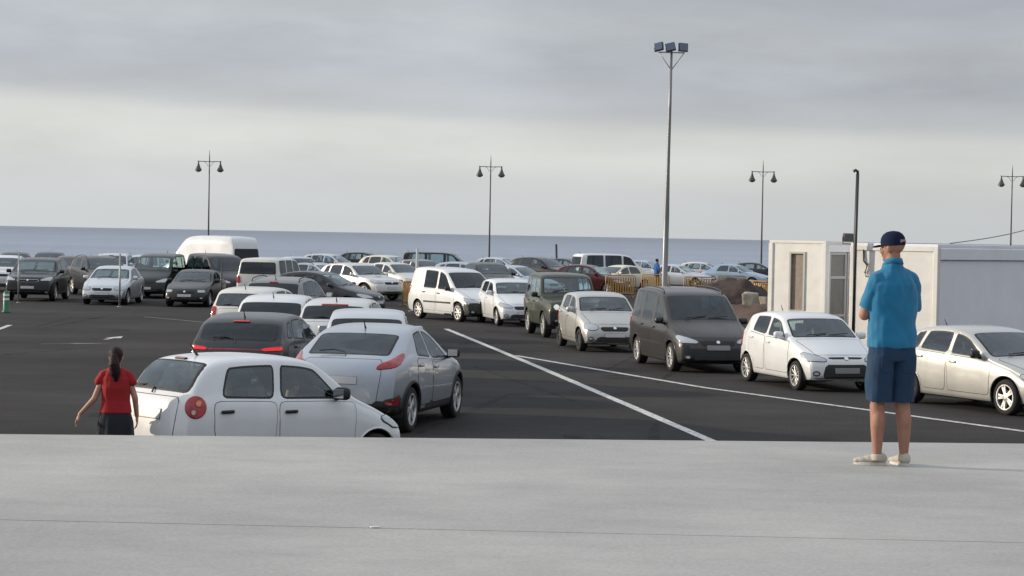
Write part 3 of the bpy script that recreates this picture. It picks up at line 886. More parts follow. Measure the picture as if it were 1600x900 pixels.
    if near:
        x0, x1 = .16 * fx, xa - .02
        pts = []
        for t_ in np.linspace(-1, 1, 5): pts.append(Vector((L / 2 - x0 - sp.shift(x0, W * .35 * t_), W * .345 * t_, sp.zt(x0))))
        for t_ in np.linspace(1, -1, 5): pts.append(Vector((L / 2 - x1 - sp.shift(x1, W * .42 * t_), W * .42 * t_, sp.zt(x1))))
        emit('bonnet', Patch(bvh, pts, (.3, 0, 1), 30, 1), [PM, BLACK], .003, .009, 4)
        if kind != 'sedan' and not kw.get('norear'):
            zr0 = sp.zt(xd) + .0
            pts = [(-L / 2, -W * .30, .46), (-L / 2, W * .30, .46), (-L / 2, W * .335, zr0 - .22), (-L / 2, W * .33, zr0 - .02), (-L / 2, -W * .33, zr0 - .02), (-L / 2, -W * .335, zr0 - .22)]
            emit('tailgate', Patch(bvh, pts, (-1, 0, .1), 30, 1), [PM, BLACK], .003, .009, 4)
    # ---- lamps, grille, plate
    f_ = 1.0
    zs_n = sp.zt(.20 * fx)                       # bonnet leading edge height
    hz1 = zs_n - .005; hz0 = hz1 - .15
    yw = W / 2
    if kind in ('boxy',): head = 'round' if head == 'sweep' else head
    for sgn in (1, -1):
        if head == 'sweep':
            pts = [(L / 2 - .05, sgn * yw * .52, hz0 + .01), (L / 2 - .10, sgn * yw * .50, hz0 + .08), (L / 2 - .48 * fx, sgn * yw * .93, hz1 + .05), (L / 2 - .50 * fx, sgn * yw * .97, hz1 - .02), (L / 2 - .25, sgn * yw * .90, hz0)]
            nv = (.80, sgn * .5, .28)
        elif head == 'oval':
            pts = [(L / 2 - .05, sgn * yw * .50, hz0 + .02), (L / 2 - .12, sgn * yw * .54, hz1 - .02), (L / 2 - .32, sgn * yw * .82, hz1 + .03), (L / 2 - .36, sgn * yw * .93, hz1 - .04), (L / 2 - .26, sgn * yw * .9, hz0 - .02), (L / 2 - .1, sgn * yw * .66, hz0 - .04)]
            nv = (.85, sgn * .42, .28)
        elif head == 'rect':
            pts = [(L / 2 - .04, sgn * yw * .58, hz0), (L / 2 - .08, sgn * yw * .58, hz1 - .03), (L / 2 - .22, sgn * yw * .92, hz1 - .03), (L / 2 - .20, sgn * yw * .92, hz0)]
            nv = (.9, sgn * .38, .1)
        else:   # round
            cy, cz = sgn * yw * .66, hz0 - .02
            pts = [(L / 2 - .1, cy + .10 * math.cos(a), cz + .10 * math.sin(a)) for a in np.linspace(0, 2 * math.pi, 10)[:-1]]
            nv = (1, 0, .05)
        pt = Patch(bvh, pts, nv, 22, 1)
        emit('headlight', pt, [HEADGLINT if (lampglint is True or lampglint == sgn) else LAMPG, LAMPDK], .010, .016, 2, None, lip=.0)
    gz1, gz0 = hz0 + .08, hz0 - .04
    gw = yw * .46
    if kind == 'boxy': gw = yw * .42; gz1 = hz1 - .04; gz0 = gz1 - .16
    if kw.get('grz'): gz0, gz1 = kw['grz']
    if kw.get('grille', True):
        pt = Patch(bvh, [(L / 2, -gw, gz1), (L / 2, gw, gz1), (L / 2, gw * .86, gz0), (L / 2, -gw * .86, gz0)], (1, 0, .15), 20, 1)
        emit('grille', pt, [BLACK, kw.get('grille_rim', BLACK)], .006, .012, 2, None)
    iz = kw.get('intake', (.26, .40))
    pt = Patch(bvh, [(L / 2, -yw * .6, iz[0] + .02), (L / 2, -yw * .52, iz[1]), (L / 2, yw * .52, iz[1]), (L / 2, yw * .6, iz[0] + .02), (L / 2, yw * .5, iz[0]), (L / 2, -yw * .5, iz[0])], (1, 0, 0), 24, 1)
    emit('air_intake', pt, [BLACK, BLACK], .005, .01, 2, None)
    if near:
        for sgn in (1, -1):
            c_ = (L / 2 - .1, sgn * yw * .74, iz[0] + .09)
            pts = [(c_[0], c_[1] + .085 * math.cos(a), c_[2] + .055 * math.sin(a)) for a in np.linspace(0, 2 * math.pi, 9)[:-1]]
            pt = Patch(bvh, pts, (1, sgn * .3, 0), 14, 0)
            emit('fog_light', pt, [LAMPG, BLACK], .005, .025, 1, None)
    pz = .44 if kind not in ('boxy', 'suv', 'van') else .55
    pz = kw.get('platez', pz)
    pt = Patch(bvh, [(L / 2, -.26, pz - .055), (L / 2, .26, pz - .055), (L / 2, .26, pz + .055), (L / 2, -.26, pz + .055)], (1, 0, 0), 16, 0)
    emit('number_plate', pt, [plate, PLATEG], .018, .008, 1, None)
    if badge and near:
        pts = [(L / 2, .045 * math.cos(a), gz1 - .03 + .04 * math.sin(a)) for a in np.linspace(0, 2 * math.pi, 9)[:-1]]
        emit('badge', Patch(bvh, pts, (1, 0, .2), 12, 0), [CHROME, CHROME], .014, .01, 1, None)
    # rear
    rz = sp.zt(L - .10 * fx)
    TL = REDON if brake is True else REDL
    rzb = sp.zt(xd) - .02
    if tailz: rzb = tailz
    for sgn in (1, -1):
        if tail == 'v':      # vertical beside the hatch
            pts = [(-L / 2 + .05, sgn * yw * .74, rzb - .28), (-L / 2 + .10, sgn * yw * .78, rzb + .02), (-L / 2 + .28, sgn * yw * .95, rzb + .04), (-L / 2 + .22, sgn * yw * .96, rzb - .26)]
            nv = (-.75, sgn * .65, .05)
        elif tail == 'tall':
            pts = [(-L / 2 + .02, sgn * yw * .86, rzb - .30), (-L / 2 + .08, sgn * yw * .84, rzb + .34), (-L / 2 + .16, sgn * yw * .95, rzb + .34), (-L / 2 + .14, sgn * yw * .97, rzb - .30)]
            nv = (-.8, sgn * .6, 0)
        elif tail == 'round':
            cz = rzb - .12; cy = sgn * yw * .885
            pts = [Vector((-L / 2 + .22, cy, cz)) + Vector((.6 * sgn * 0, 0, .130 * math.sin(a))) + Vector((sgn * 0 + .5 * .13 * math.cos(a), sgn * .10 * math.cos(a), 0)) for a in np.linspace(0, 2 * math.pi, 14)[:-1]]
            nv = (-.66, sgn * .74, .1)
        elif tail == 'wing':  # horizontal boomerang
            pts = [(-L / 2 + .08, sgn * yw * .60, rzb - .17), (-L / 2 + .08, sgn * yw * .66, rzb - .07), (-L / 2 + .20, sgn * yw * .86, rzb + .00), (-L / 2 + .46, sgn * yw * .99, rzb + .10), (-L / 2 + .56, sgn * yw * .99, rzb + .07), (-L / 2 + .38, sgn * yw * .97, rzb - .07), (-L / 2 + .20, sgn * yw * .88, rzb - .14)]
            nv = (-.75, sgn * .62, .2)
        else:                 # horizontal
            pts = [(-L / 2 + .03, sgn * yw * .60, rzb - .145), (-L / 2 + .05, sgn * yw * .60, rzb - .075), (-L / 2 + .28, sgn * yw * .96, rzb - .05), (-L / 2 + .24, sgn * yw * .96, rzb - .14)]
            nv = (-.8, sgn * .55, .1)
        pt = Patch(bvh, pts, nv, 24, 1)
        tj = emit('tail_light', pt, [TL, REDL], .012, .014, 2, None)
        if tail == 'round':
            for du, dv, rr, mm in ((.028, .040, .036, LAMPA), (-.020, -.060, .030, LAMPW)):
                ct = Vector((-L / 2 + .22, cy, cz)) + pt.u * du + pt.v * dv
                pp = [ct + pt.u * rr * math.cos(a) + pt.v * rr * 1.2 * math.sin(a) for a in np.linspace(0, 2 * math.pi, 11)[:-1]]
                j = emit('lens', Patch(bvh, pp, nv, 12, 0), [mm, REDL], .017, .008, 1, None)
    if kw.get('lightbar'):
        pt = Patch(bvh, [(-L / 2, -yw * .57, rzb - .125), (-L / 2, yw * .57, rzb - .125), (-L / 2, yw * .57, rzb - .095), (-L / 2, -yw * .57, rzb - .095)], (-1, 0, .1), 20, 0)
        emit('light_bar', pt, [REDL, REDL], .008, .008, 1, None)
    if brake or kw.get('third'):
        xt = xc - .02
        hh = kw.get('brakew', .17)
        pt = Patch(bvh, [(L / 2 - xt, -hh, sp.zt(xt)), (L / 2 - xt, hh, sp.zt(xt)), (L / 2 - xt - .035, hh, sp.zt(xt + .035)), (L / 2 - xt - .035, -hh, sp.zt(xt + .035))], (-.8, 0, .6), 14, 0)
        emit('brake_light', pt, [REDON if brake else REDL, BLACK], .02, .006, 1, None, lip=.0)
    prz = kw.get('rplatez', rzb - .30 if kind not in ('sedan',) else .62)
    pt = Patch(bvh, [(-L / 2, -.26, prz - .06), (-L / 2, .26, prz - .06), (-L / 2, .26, prz + .06), (-L / 2, -.26, prz + .06)], (-1, 0, .05), 16, 0)
    emit('number_plate', pt, [plate, PLATEG], .015, .008, 1, None)
    # ---- wheel arches
    Rw = d['R']
    axs = [d['ax'][0] * fx, d['ax'][1] * fx]
    Ra = Rw + .065
    archm = BLACK if clad > .3 else PM
    archV = []
    for xw in axs:
        for sgn in (1, -1):
            n = 18
            pts = []
            for k in range(n + 1):
                a = math.pi * (-.08 + 1.16 * k / n)
                pts.append(Vector((L / 2 - xw + Ra * math.cos(a), sgn * W / 2, Rw + Ra * math.sin(a))))
            low = .02
            poly = [Vector((L / 2 - xw + Ra * .97, sgn * W / 2, low)), *pts, Vector((L / 2 - xw - Ra * .97, sgn * W / 2, low))]
            pt = Patch.__new__(Patch)
            pt.bvh = bvh; pt.u, pt.v, pt.n = basis(Vector((0, sgn, 0)))
            pt.o = Vector((L / 2 - xw, sgn * W / 2 * .96, Rw))
            pt.P = [Vector(((p - pt.o).dot(pt.u), (p - pt.o).dot(pt.v))) for p in poly]
            pt.cut(bm, 0.0)
            archV.append((xw, sgn, [bvh.ray_cast(p + Vector((0, sgn * .6, 0)), Vector((0, -sgn, 0)), 1.2)[0] for p in pts]))
    # underside within the wheel wells goes away too
    dead = []
    for f in bm.faces:
        c = f.calc_center_median()
        if abs(c.y) > W / 2 - .30 and c.z < Rw + .1 and any(abs(L / 2 - xw - c.x) < Ra * .9 for xw in axs) and f.normal.z < -.5: dead.append(f)
    bmesh.ops.delete(bm, geom=dead, context='FACES')
    # materials on the shell
    bm.normal_update()
    for f in bm.faces:
        c = f.calc_center_median()
        mi = 0
        if f.normal.z < -.8 and c.z < .5: mi = 1
        if c.z < clad: mi = 1
        if black_front and c.x > L / 2 - .45 and c.z < black_front: mi = 1
        if black_rear and c.x < -L / 2 + .40 and c.z < black_rear: mi = 1
        if kw.get('blackroof') and c.z > H - .16 and f.normal.z > .5: mi = 1
        f.material_index = mi
    # wheel houses
    ns = 14
    for xw, sgn, lip in archV:
        prev = None
        for k in range(ns + 1):
            a = math.pi * (-.08 + 1.16 * k / ns)
            x_, z_ = L / 2 - xw + Ra * math.cos(a), Rw + Ra * math.sin(a)
            cur = (bm.verts.new((x_, sgn * (W / 2 - .055), z_)), bm.verts.new((x_, sgn * (W / 2 - .34), z_)))
            if prev:
                f = bm.faces.new((prev[0], cur[0], cur[1], prev[1])); f.material_index = 1
            prev = cur
    me = bpy.data.meshes.new('body'); bm.to_mesh(me); bm.free()
    me.materials.append(PM); me.materials.append(BLACK)
    me.polygons.foreach_set('use_smooth', [True] * len(me.polygons))
    body = bpy.data.objects.new('body', me); C.objects.link(body); body.parent = root
    # arch lips
    for xw, sgn, lip in archV:
        pp = [p for p in lip if p is not None and p.z > .2]
        if len(pp) > 3:
            bm = bmesh.new()
            rr = .030 if clad > .3 else .013
            add_tube(bm, [p - Vector((0, sgn * .004, 0)) for p in pp], rr, 8, 0)
            bobj('wheel_arch_trim', bm, archm, root, True)
    # parts out
    objs = []
    for pr in parts:
        if pr[0] == 'door_handle':
            p = pr[1]; sgn = 1 if p[1] > 0 else -1
            h = bvh.ray_cast(Vector((p[0], sgn * 2, p[2])), Vector((0, -sgn, 0)), 3)[0]
            if h is None: objs.append(None); continue
            bm = bmesh.new(); add_box(bm, (h.x, h.y + sgn * .018, h.z), (.17, .03, .038), None, .013)
            objs.append(bobj('door_handle', bm, handle or PM, objs[pr[4]], True)); continue
        o = obj(pr[0], pr[1], pr[2], pr[3], pr[4], True, pr[5]); objs.append(o)
    if kw.get('rub'):
        for sgn in (1, -1):
            bm = bmesh.new()
            pp = [bvh.ray_cast(Vector((L / 2 - x, sgn * 2, .62)), Vector((0, -sgn, 0)), 3)[0] for x in np.linspace(axs[0] + Ra + .05, axs[1] - Ra - .05, 6)]
            add_tube(bm, [p for p in pp if p], .03, 6)
            bobj('rub_strip', bm, BLACK, root, True)
    # ---- wheels
    for xw in axs:
        for sgn in (1, -1):
            wd = .20 if W < 1.7 else .225
            mt_, mr_ = wheel_meshes(Rw, wd, rim, alloy)
            wv = empty('wheel', (L / 2 - xw, sgn * (W / 2 - wd / 2 - .025), Rw), 0 if sgn > 0 else math.pi)
            wv.parent = root
            link('tyre', mt_, wv); link('rim', mr_, wv)
    # ---- mirrors
    mx_ = (d['dlo'][0][0] + .14) * fx
    mz = zsf(mx_) + .10
    for sgn in (1, -1):
        bm = bmesh.new()
        yb = W / 2 + .075
        add_box(bm, (L / 2 - mx_, sgn * yb, mz), (.11, .20, .145), Matrix.Rotation(rad(-12 * sgn), 3, 'Z'), .045)
        add_tube(bm, [(L / 2 - mx_, sgn * (W / 2 - .07), mz - .07), (L / 2 - mx_, sgn * (W / 2 + .03), mz - .05)], .025, 8)
        mo = bobj('wing_mirror', bm, mirror or PM, root, True)
        if near:
            bm = bmesh.new(); add_box(bm, (L / 2 - mx_ - .058, sgn * yb, mz), (.006, .15, .10), Matrix.Rotation(rad(-12 * sgn), 3, 'Z'), .002)
            bobj('mirror_glass', bm, CHROME, mo)
    # ---- interior
    zf = .30 if kind not in ('boxy', 'suv', 'van') else .45
    xs0 = (d['dlo'][0][2]) * fx - .35
    for sgn in (1, -1):
        link('seat', seat_mesh(.48, seat), root, (L / 2 - xs0, sgn * W * .215, zf))
    if not panel:
        xr = min(xs0 + .85, L - 1.0)
        link('rear_seat', seat_mesh(1.16, seat), root, (L / 2 - xr, 0, zf + .03))
    bm = bmesh.new()
    add_box(bm, (L / 2 - xa - .35, 0, zs_n + .03), (.42, W - .34, .20), None, .05)
    bobj('dashboard', bm, TRIM, root, True)
    if near:
        bm = bmesh.new()
        prof = []
        ring = [(.185 * math.cos(a), .185 * math.sin(a)) for a in np.linspace(0, 2 * math.pi, 18)]
        R_ = Matrix.Rotation(rad(-62), 3, 'Y')
        add_tube(bm, [Vector((L / 2 - xa - .66, W * .215, zs_n + .08)) + R_ @ Vector((a, b_, 0)) for a, b_ in ring], .015, 6)
        bobj('steering_wheel', bm, BLACK, root, True)
    # rear shelf
    # ---- wipers, aerial, rails
    if near:
        bm = bmesh.new()
        x1, x2 = xa + .03, xa + .30 * (xb - xa)
        for y0, y1 in ((.05, .50), (-.45, .02)):
            add_tube(bm, [sp.P3(x1 + .05, y0 * W / 1.7) + Vector((0, 0, .02)), sp.P3(x1 + .07 + .02, y1 * W / 1.7) + Vector((-.03, 0, .035))], .009, 6)
        bobj('windscreen_wiper', bm, BLACK, root)
        if kind not in ('sedan',) and not kw.get('norear'):
            bm = bmesh.new()
            zc = sp.zt(xd) + .02
            add_tube(bm, [(L / 2 - xd - .03, .0, zc - .03), (L / 2 - xd + .01, .02, zc + .02), (L / 2 - xd + .06, .20, zc + .05), (L / 2 - xd + .03, .42, zc + .03)], .010, 6)
            bobj('rear_wiper', bm, BLACK, root)
    if kw.get('sunshade'):
        za_, zb2 = sp.zt(xa + .08), sp.zt(xb - .06)
        for sgn in (1, -1):
            bm = bmesh.new()
            y0, y1 = sgn * .06, sgn * (W / 2 - .26)
            pts = [Vector((L / 2 - xa - .16, y0, za_ - .03)), Vector((L / 2 - xa - .20, y1, za_ - .03)), Vector((L / 2 - xb - .02, y1 * .94, zb2 - .05)), Vector((L / 2 - xb + .02, y0, zb2 - .05))]
            vs1 = [bm.verts.new(p) for p in pts]; vs2 = [bm.verts.new(p - Vector((.012, 0, .012))) for p in pts]
            bm.faces.new(vs1); bm.faces.new(vs2[::-1])
            for k in range(4): bm.faces.new((vs1[k], vs1[(k + 1) % 4], vs2[(k + 1) % 4], vs2[k]))
            bobj('sun_shade', bm, SHADE, root)
    if kw.get('reflector'):
        for sgn in (1, -1):
            pts = [(-L / 2 + .1, sgn * W * .36, .42), (-L / 2 + .1, sgn * W * .34, .52), (-L / 2 + .34, sgn * W * .49, .60), (-L / 2 + .30, sgn * W * .49, .40)]
            pv = Patch(bvh, pts, (-.7, sgn * .7, 0), 16, 1)
            V_, F_, MI = pv.mesh(.006, .03, 1, None, 0)
            obj('rear_reflector', V_, F_, [REDL, BLACK], root, True, MI)
    if kw.get('spoiler'):
        bm = bmesh.new()
        ys = sp.params(xc, sp.zt(xc))[6] - .05
        add_box(bm, (L / 2 - xc - .03, 0, sp.zt(xc) - .005), (.20, 2 * ys, .03), Matrix.Rotation(rad(-10), 3, 'Y'), .012)
        bobj('spoiler', bm, PM if kw['spoiler'] == 1 else BLACK, root, True)
    if antenna:
        bm = bmesh.new()
        xan = (xc - .22) if kind != 'van' else 1.9
        add_tube(bm, [sp.P3(xan, 0) - Vector((0, 0, .01)), sp.P3(xan, 0) + Vector((-.05, 0, .05)), sp.P3(xan, 0) + Vector((-.11, 0, .14))], [.018, .010, .005], 6)
        bobj('aerial', bm, BLACK, root)
    if rails:
        for sgn in (1, -1):
            bm = bmesh.new()
            x1, x2 = (d['dlo'][0][1] + .25) * fx, xc - .15
            pts = [sp.P3(x1 + (x2 - x1) * t_, sgn * (sp.params(x1 + (x2 - x1) * t_, sp.zt(x1 + (x2 - x1) * t_))[6] - .07)) + Vector((0, 0, .022 if 0 < t_ < 1 else -.04)) for t_ in (0, .06, .3, .6, .94, 1)]
            add_tube(bm, pts, .016, 8)
            bobj('roof_rail', bm, DARKST if rails == 'dark' else ALLOY, root, True)
    if kind == 'boxy' and kw.get('spare'):
        bm = bmesh.new()
        add_lathe(bm, [(.08, -L / 2 - .20), (.28, -L / 2 - .20), (.35, -L / 2 - .16), (.36, -L / 2 - .04), (.3, -L / 2)], (0, 0, .95), 'x', 24)
        bobj('spare_wheel', bm, BLACK, root, True)
    if kind == 'boxy' and kw.get('bullbar'):
        bm = bmesh.new()
        add_tube(bm, [(L / 2 + .02, -.62, .50), (L / 2 + .10, -.55, .52), (L / 2 + .12, 0, .52), (L / 2 + .10, .55, .52), (L / 2 + .02, .62, .50)], .04, 8)
        bobj('front_bumper', bm, BLACK, root, True)
    return root, sp

WHITE = paint('white', (216, 218, 220), 0, .3)
WHITE2 = paint('white_warm', (208, 206, 200), 0, .34)
SILVER = paint('silver', (196, 200, 205), .55, .34)
SILVER2 = paint('pale_silver', (208, 208, 206), .45, .36)
SILVERC = paint('crossover_silver', (160, 167, 177), .5, .3)
SILVER3 = paint('grey_silver', (178, 178, 175), .4, .34)
SILVERM = paint('mid_silver', (128, 130, 132), .6, .34)
SILVERB = paint('blue_silver', (176, 186, 200), .55, .34)
GREYD = paint('dark_grey', (48, 51, 57), .4, .32)
GREYW = paint('warm_grey', (54, 52, 53), .4, .32)
BLK = paint('black', (15, 16, 18), .1, .3)
BLK2 = paint('black_dusty', (26, 27, 27), .1, .38)
GREEN = paint('olive_green', (54, 60, 46), .25, .4)
GREEND = paint('dark_green', (15, 27, 26), .2, .34)
RED = paint('dark_red', (72, 20, 27), .2, .3)
BLUE = paint('blue', (56, 74, 104), .3, .34)
BLUEL = paint('pale_blue', (140, 160, 182), .4, .34)
CREAM = paint('cream', (214, 208, 188), 0, .4)
BROWN = paint('brown_red', (96, 70, 62), .3, .36)

QR = 'cars queueing towards the quay on the right'
QL = 'cars queueing away from the quay'
PK = 'cars parked in rows by the sea'
# --- queue on the right, nearest first
make_car('hatch', (8.672, 36.6), 153, SILVER3, 'silver hatchback cropped by the right edge of the photo, behind the man in shorts', group=QR, L=4.3, H=1.47, rim='y', mirror=BLACK, seat=SEATM, intake=(.22, .42))
make_car('city', (6.006, 41.4), 163, WHITE, 'small white hatchback with hexagonal dark grille, directly left of the man in shorts', group=QR, rim='multi', intake=(.27, .54), grz=(.655, .70), platez=.42, seat=SEATL, plate=PLATEG)
make_car('mpv', (4.072, 46.6), 168, GREYW, 'dark grey tall people carrier between two small pale hatchbacks in the right queue', 'people carrier', group=QR, rim='multi', black_front=.58, clad=.26, glass=GLASSD, name='people_carrier', rails='dark', plate=PLATEG, platez=.56)
make_car('city', (2.296, 53.6), 169, SILVER3, 'small silver hatchback queueing between the green off-roader and the dark grey people carrier', group=QR, L=3.62, H=1.5, head='oval', rim='steel', alloy=ALLOYD)
make_car('boxy', (1.524, 60.4), 170, GREEN, 'old olive green off-roader with black front bumper and tall tyres', 'off-roader', group=QR, name='off_roader', H=1.85, near=True, black_front=.75, bullbar=True, rim='steel', lampglint=-1, mirror=BLACK, seat=SEATL, alloy=ALLOY)
make_car('city', (0.009, 67.4), 166, WHITE, 'small white hatchback between the white delivery van and the green off-roader', group=QR, L=3.8, W=1.7, H=1.51, near=True, rim='multi')
make_car('mpv', (-1.831, 70.0), 148, WHITE, 'white delivery van with black front bumper beside the orange pole barrier', 'van', group=QR, name='delivery_van', panel=(2,), rub=True, L=4.32, W=1.70, H=1.80, near=True, black_front=.60, clad=.24, rim='steel', mirror=BLACK, handle=BLACK, glass=GLASSD, seat=SEATM)
# --- queue leaving, nearest first
spark_, sp__ = make_car('small', (-2.826, 23.75), 47, WHITE, 'small white hatchback with round red tail lights at the front left of the quay', group=QL, tail='round', third=True, brakew=.10, handle=BLACK, mirror=BLACK, seat=SEATL, rplatez=.90, det=1.5, H=1.53, L=3.32)
SPARK, spark_w = spark_.name, sp__.W
make_car('coupe', (-1.982, 31.6), 13, SILVERC, 'silver coupe-style crossover with angular red tail lights behind the small white hatchback', 'crossover', group=QL, name='crossover', clad=.36, tail='wing', mirror=BLACK, glass=GLASSD, rim='y', black_rear=.52, reflector=True, rearin=(.10, .16), tailz=1.12, rplatez=.80, antenna=True, det=1.4)
make_car('hatch', (-4.517, 37.4), 8, GREYD, 'dark grey hatchback with lit brake lights and a red strip across its tail', group=QL, brake=True, tail='h', lightbar=True, glass=GLASSD, rim='five', brakew=.15)
make_car('hatch', (-2.783, 40.2), -2, SILVER, 'pale silver hatchback, only its roof and rear window showing over the silver crossover', group=QL, L=4.1, W=1.74, H=1.47, rim='five', antenna=False, glass=GLASSD)
make_car('hatch', (-5.264, 47.3), 4, WHITE, 'white hatchback with dark rear window directly behind the dark grey hatchback', group=QL, L=4.1, H=1.5, W=1.76, glass=GLASSD)
make_car('hatch', (-3.758, 46.8), 6, SILVER2, 'silver-roofed hatchback with a wide lit red brake light under its roof edge', group=QL, brake='third', L=4.1, H=1.46, W=1.76, tail='h', glass=GLASSD, brakew=.30)
make_car('suv', (-6.299, 58.0), 9, SILVERM, 'tall grey estate with dark rear window and lit brake light under its roof rails', 'estate car', group=QL, name='estate_car', brake='third', tail='v', rails='dark', glass=GLASSD, L=4.5, H=1.66, near=True, brakew=.12)
make_car('city', (-6.474, 53.2), 12, WHITE2, 'white hatchback poking out leftmost of the departing queue', group=QL, L=3.9, W=1.7, H=1.5, tail='v', near=True)
make_car('hatch', (-6.704, 74.0), 112, GREYD, 'dark grey hatchback turning right at the head of the departing queue', group=QL, L=4.35, W=1.8, H=1.52, near=True, glass=GLASSD)
# --- parked rows, left
make_car('suv', (-18.971, 82.0), 178, BLK, 'black off-roader parked at far left behind the thin pole, facing the viewer', 'off-roader', PK, name='off_roader', W=1.95, H=1.70, grille_rim=CHROME, near=True, seat=SEATL, sunshade=True)
make_car('sedan', (-15.458, 79.5), 181, SILVER, 'silver saloon parked behind the thin metal pole, facing the viewer', 'saloon', PK, name='saloon_car', L=4.4, H=1.47, head='oval', near=True, sunshade=True)
make_car('sedan', (-12.174, 79.0), 183, BLK2, 'dusty black old saloon parked in front of the dark van', 'saloon', PK, name='saloon_car', W=1.7, H=1.40, head='rect', near=True, L=4.5)
make_car('suv', (-17.765, 88.5), 152, BLK, 'black estate parked side-on between the black off-roader and the silver saloon', 'estate car', PK, name='estate_car', H=1.72, L=4.7, rails='dark', near=False, glass=GLASS)
make_car('mpv', (-15.157, 87.5), 184, GREEND, 'dark green van with open-looking glass parked behind the silver saloon', 'van', PK, name='van', H=1.88, glass=GLASS, seat=SEATL, W=1.8)
make_car('mpv', (-12.519, 88.0), 150, BLK, 'tall black van parked behind the dusty old saloon', 'van', PK, name='van', H=1.92, L=4.6, glass=GLASSD)
make_car('suv', (-22.841, 92.0), 172, WHITE, 'white estate cut by the left edge of the photo with dark grille', 'estate car', PK, name='estate_car', H=1.62)
make_car('hatch', (-26.268, 116.0), 175, BLUE, 'blue car roof showing behind the black off-roader', 'car', PK, H=1.52)
make_car('hatch', (-22.808, 106.0), 170, BROWN, 'brownish red hatchback half hidden behind the black off-roader', 'car', PK, H=1.45)
make_car('suv', (-19.906, 102.0), 178, SILVER, 'silver estate with roof rails glimpsed over the black estate', 'estate car', PK, name='estate_car', H=1.68, rails=True)
make_car('van', (-14.708, 99.0), -52, WHITE, 'large white high-roofed van with dark rear window, tallest vehicle on the left', 'van', PK, name='high_roof_van', panel=(0, 1, 2), H=2.66, L=5.5, glass=GLASSD)
make_car('boxy', (-9.716, 84.0), 12, WHITE2, 'white boxy off-roader with big rear windows standing over the departing queue', 'off-roader', PK, name='off_roader', H=1.85, L=4.6, W=1.85, tail='v', near=False, antenna=False, glass=GLASSD)
make_car('hatch', (-9.042, 97.0), 120, SILVER, 'silver hatchback with roof bars parked behind the white boxy off-roader', 'car', PK, rails='dark')
make_car('suv', (-6.699, 90.0), 135, SILVER2, 'pale silver crossover with dark front grille parked behind the turning dark hatchback', 'crossover', PK, name='crossover', H=1.60, near=True, clad=.34, L=4.4)
make_car('hatch', (-5.627, 101.0), 138, WHITE2, 'off-white hatchback with dark wheels beside the pale silver crossover', 'car', PK, H=1.50)
make_car('suv', (-7.187, 122.0), 120, CREAM, 'cream estate parked behind the off-white hatchback', 'estate car', PK, name='estate_car', H=1.62)
make_car('suv', (-9.731, 138.0), 100, BLK, 'black estate roof in the back row above the pale silver crossover', 'estate car', PK, name='estate_car', H=1.62)
make_car('minibus', (-4.501, 128.0), 95, BLK, 'long black minibus roof in the back row behind the white delivery van', 'minibus', PK, name='minibus', H=1.80)
make_car('hatch', (-2.284, 104.0), 100, SILVERB, 'blue-grey hatchback with silver roof just above the white delivery van', 'car', PK, H=1.55)
make_car('suv', (-1.085, 96.0), 165, BLK, 'black pick-up sized estate right of the delivery van roof under the street lamp', 'estate car', PK, name='estate_car', H=1.65)
make_car('hatch', (0.369, 100.0), 125, SILVERB, 'pale blue-silver hatchback with light windows in front of the black estates', 'car', PK, H=1.48)
make_car('suv', (1.829, 118.0), 130, BLK, 'black estate with long roof in the back row above the green off-roader', 'estate car', PK, name='estate_car', H=1.72, L=4.8)
make_car('hatch', (4.133, 106.0), 115, RED, 'dark red hatchback parked right of the green off-roader', 'car', PK, H=1.5)
make_car('hatch', (3.615, 125.0), 120, GREYD, 'dark grey hatchback behind the dark red one', 'car', PK, H=1.6)
make_car('minibus', (5.894, 122.0), 70, WHITE, 'white minibus with tinted side windows in the back row', 'minibus', PK, name='minibus', H=1.95, glass=GLASSD)
make_car('sedan', (5.765, 112.0), 232, CREAM, 'cream saloon with curved roof parked behind the orange barriers', 'saloon', PK, name='saloon_car')
make_car('sedan', (9.737, 120.0), 118, SILVER, 'silver saloon parked just right of the floodlight mast', 'saloon', PK, name='saloon_car')
make_car('hatch', (8.857, 134.0), 110, SILVERB, 'blue-silver hatchback behind the person in blue', 'car', PK)
make_car('hatch', (12.48, 132.0), 105, WHITE2, 'white hatchback in the back row right of the floodlight mast', 'car', PK, H=1.45)
make_car('sedan', (13.766, 126.0), 120, BLUEL, 'pale blue saloon behind the soil heap', 'saloon', PK, name='saloon_car')
make_car('hatch', (16.626, 138.0), 100, GREYD, 'grey hatchback in the last row between the orange barriers', 'car', PK, H=1.42)

make_car('hatch', (-18.671, 104.0), 178, SILVER, 'silver hatchback roof just behind the dark green van', 'car', PK, H=1.60)
make_car('hatch', (-27.496, 113.0), 172, GREYD, 'dark grey hatchback in the back row above the black off-roader, far left', 'car', PK, H=1.50)
make_car('suv', (-17.799, 112.0), 178, GREYD, 'dark grey estate between the green van and the high-roofed white van', 'estate car', PK, name='estate_car', H=1.7)
make_car('hatch', (-11.566, 112.0), 150, SILVERB, 'blue-silver hatchback in the back row behind the white boxy off-roader', 'car', PK, H=1.56)
make_car('suv', (-10.871, 124.0), 110, SILVER, 'silver estate roof in the back row left of the pale silver crossover', 'estate car', PK, name='estate_car', H=1.62)
make_car('hatch', (-4.888, 113.0), 140, SILVERM, 'mid-grey hatchback between the pale steel post and the black minibus', 'car', PK, H=1.52)
make_car('hatch', (-0.58, 128.0), 110, SILVER, 'silver hatchback in the back row right of the second street lamp', 'car', PK, H=1.55)

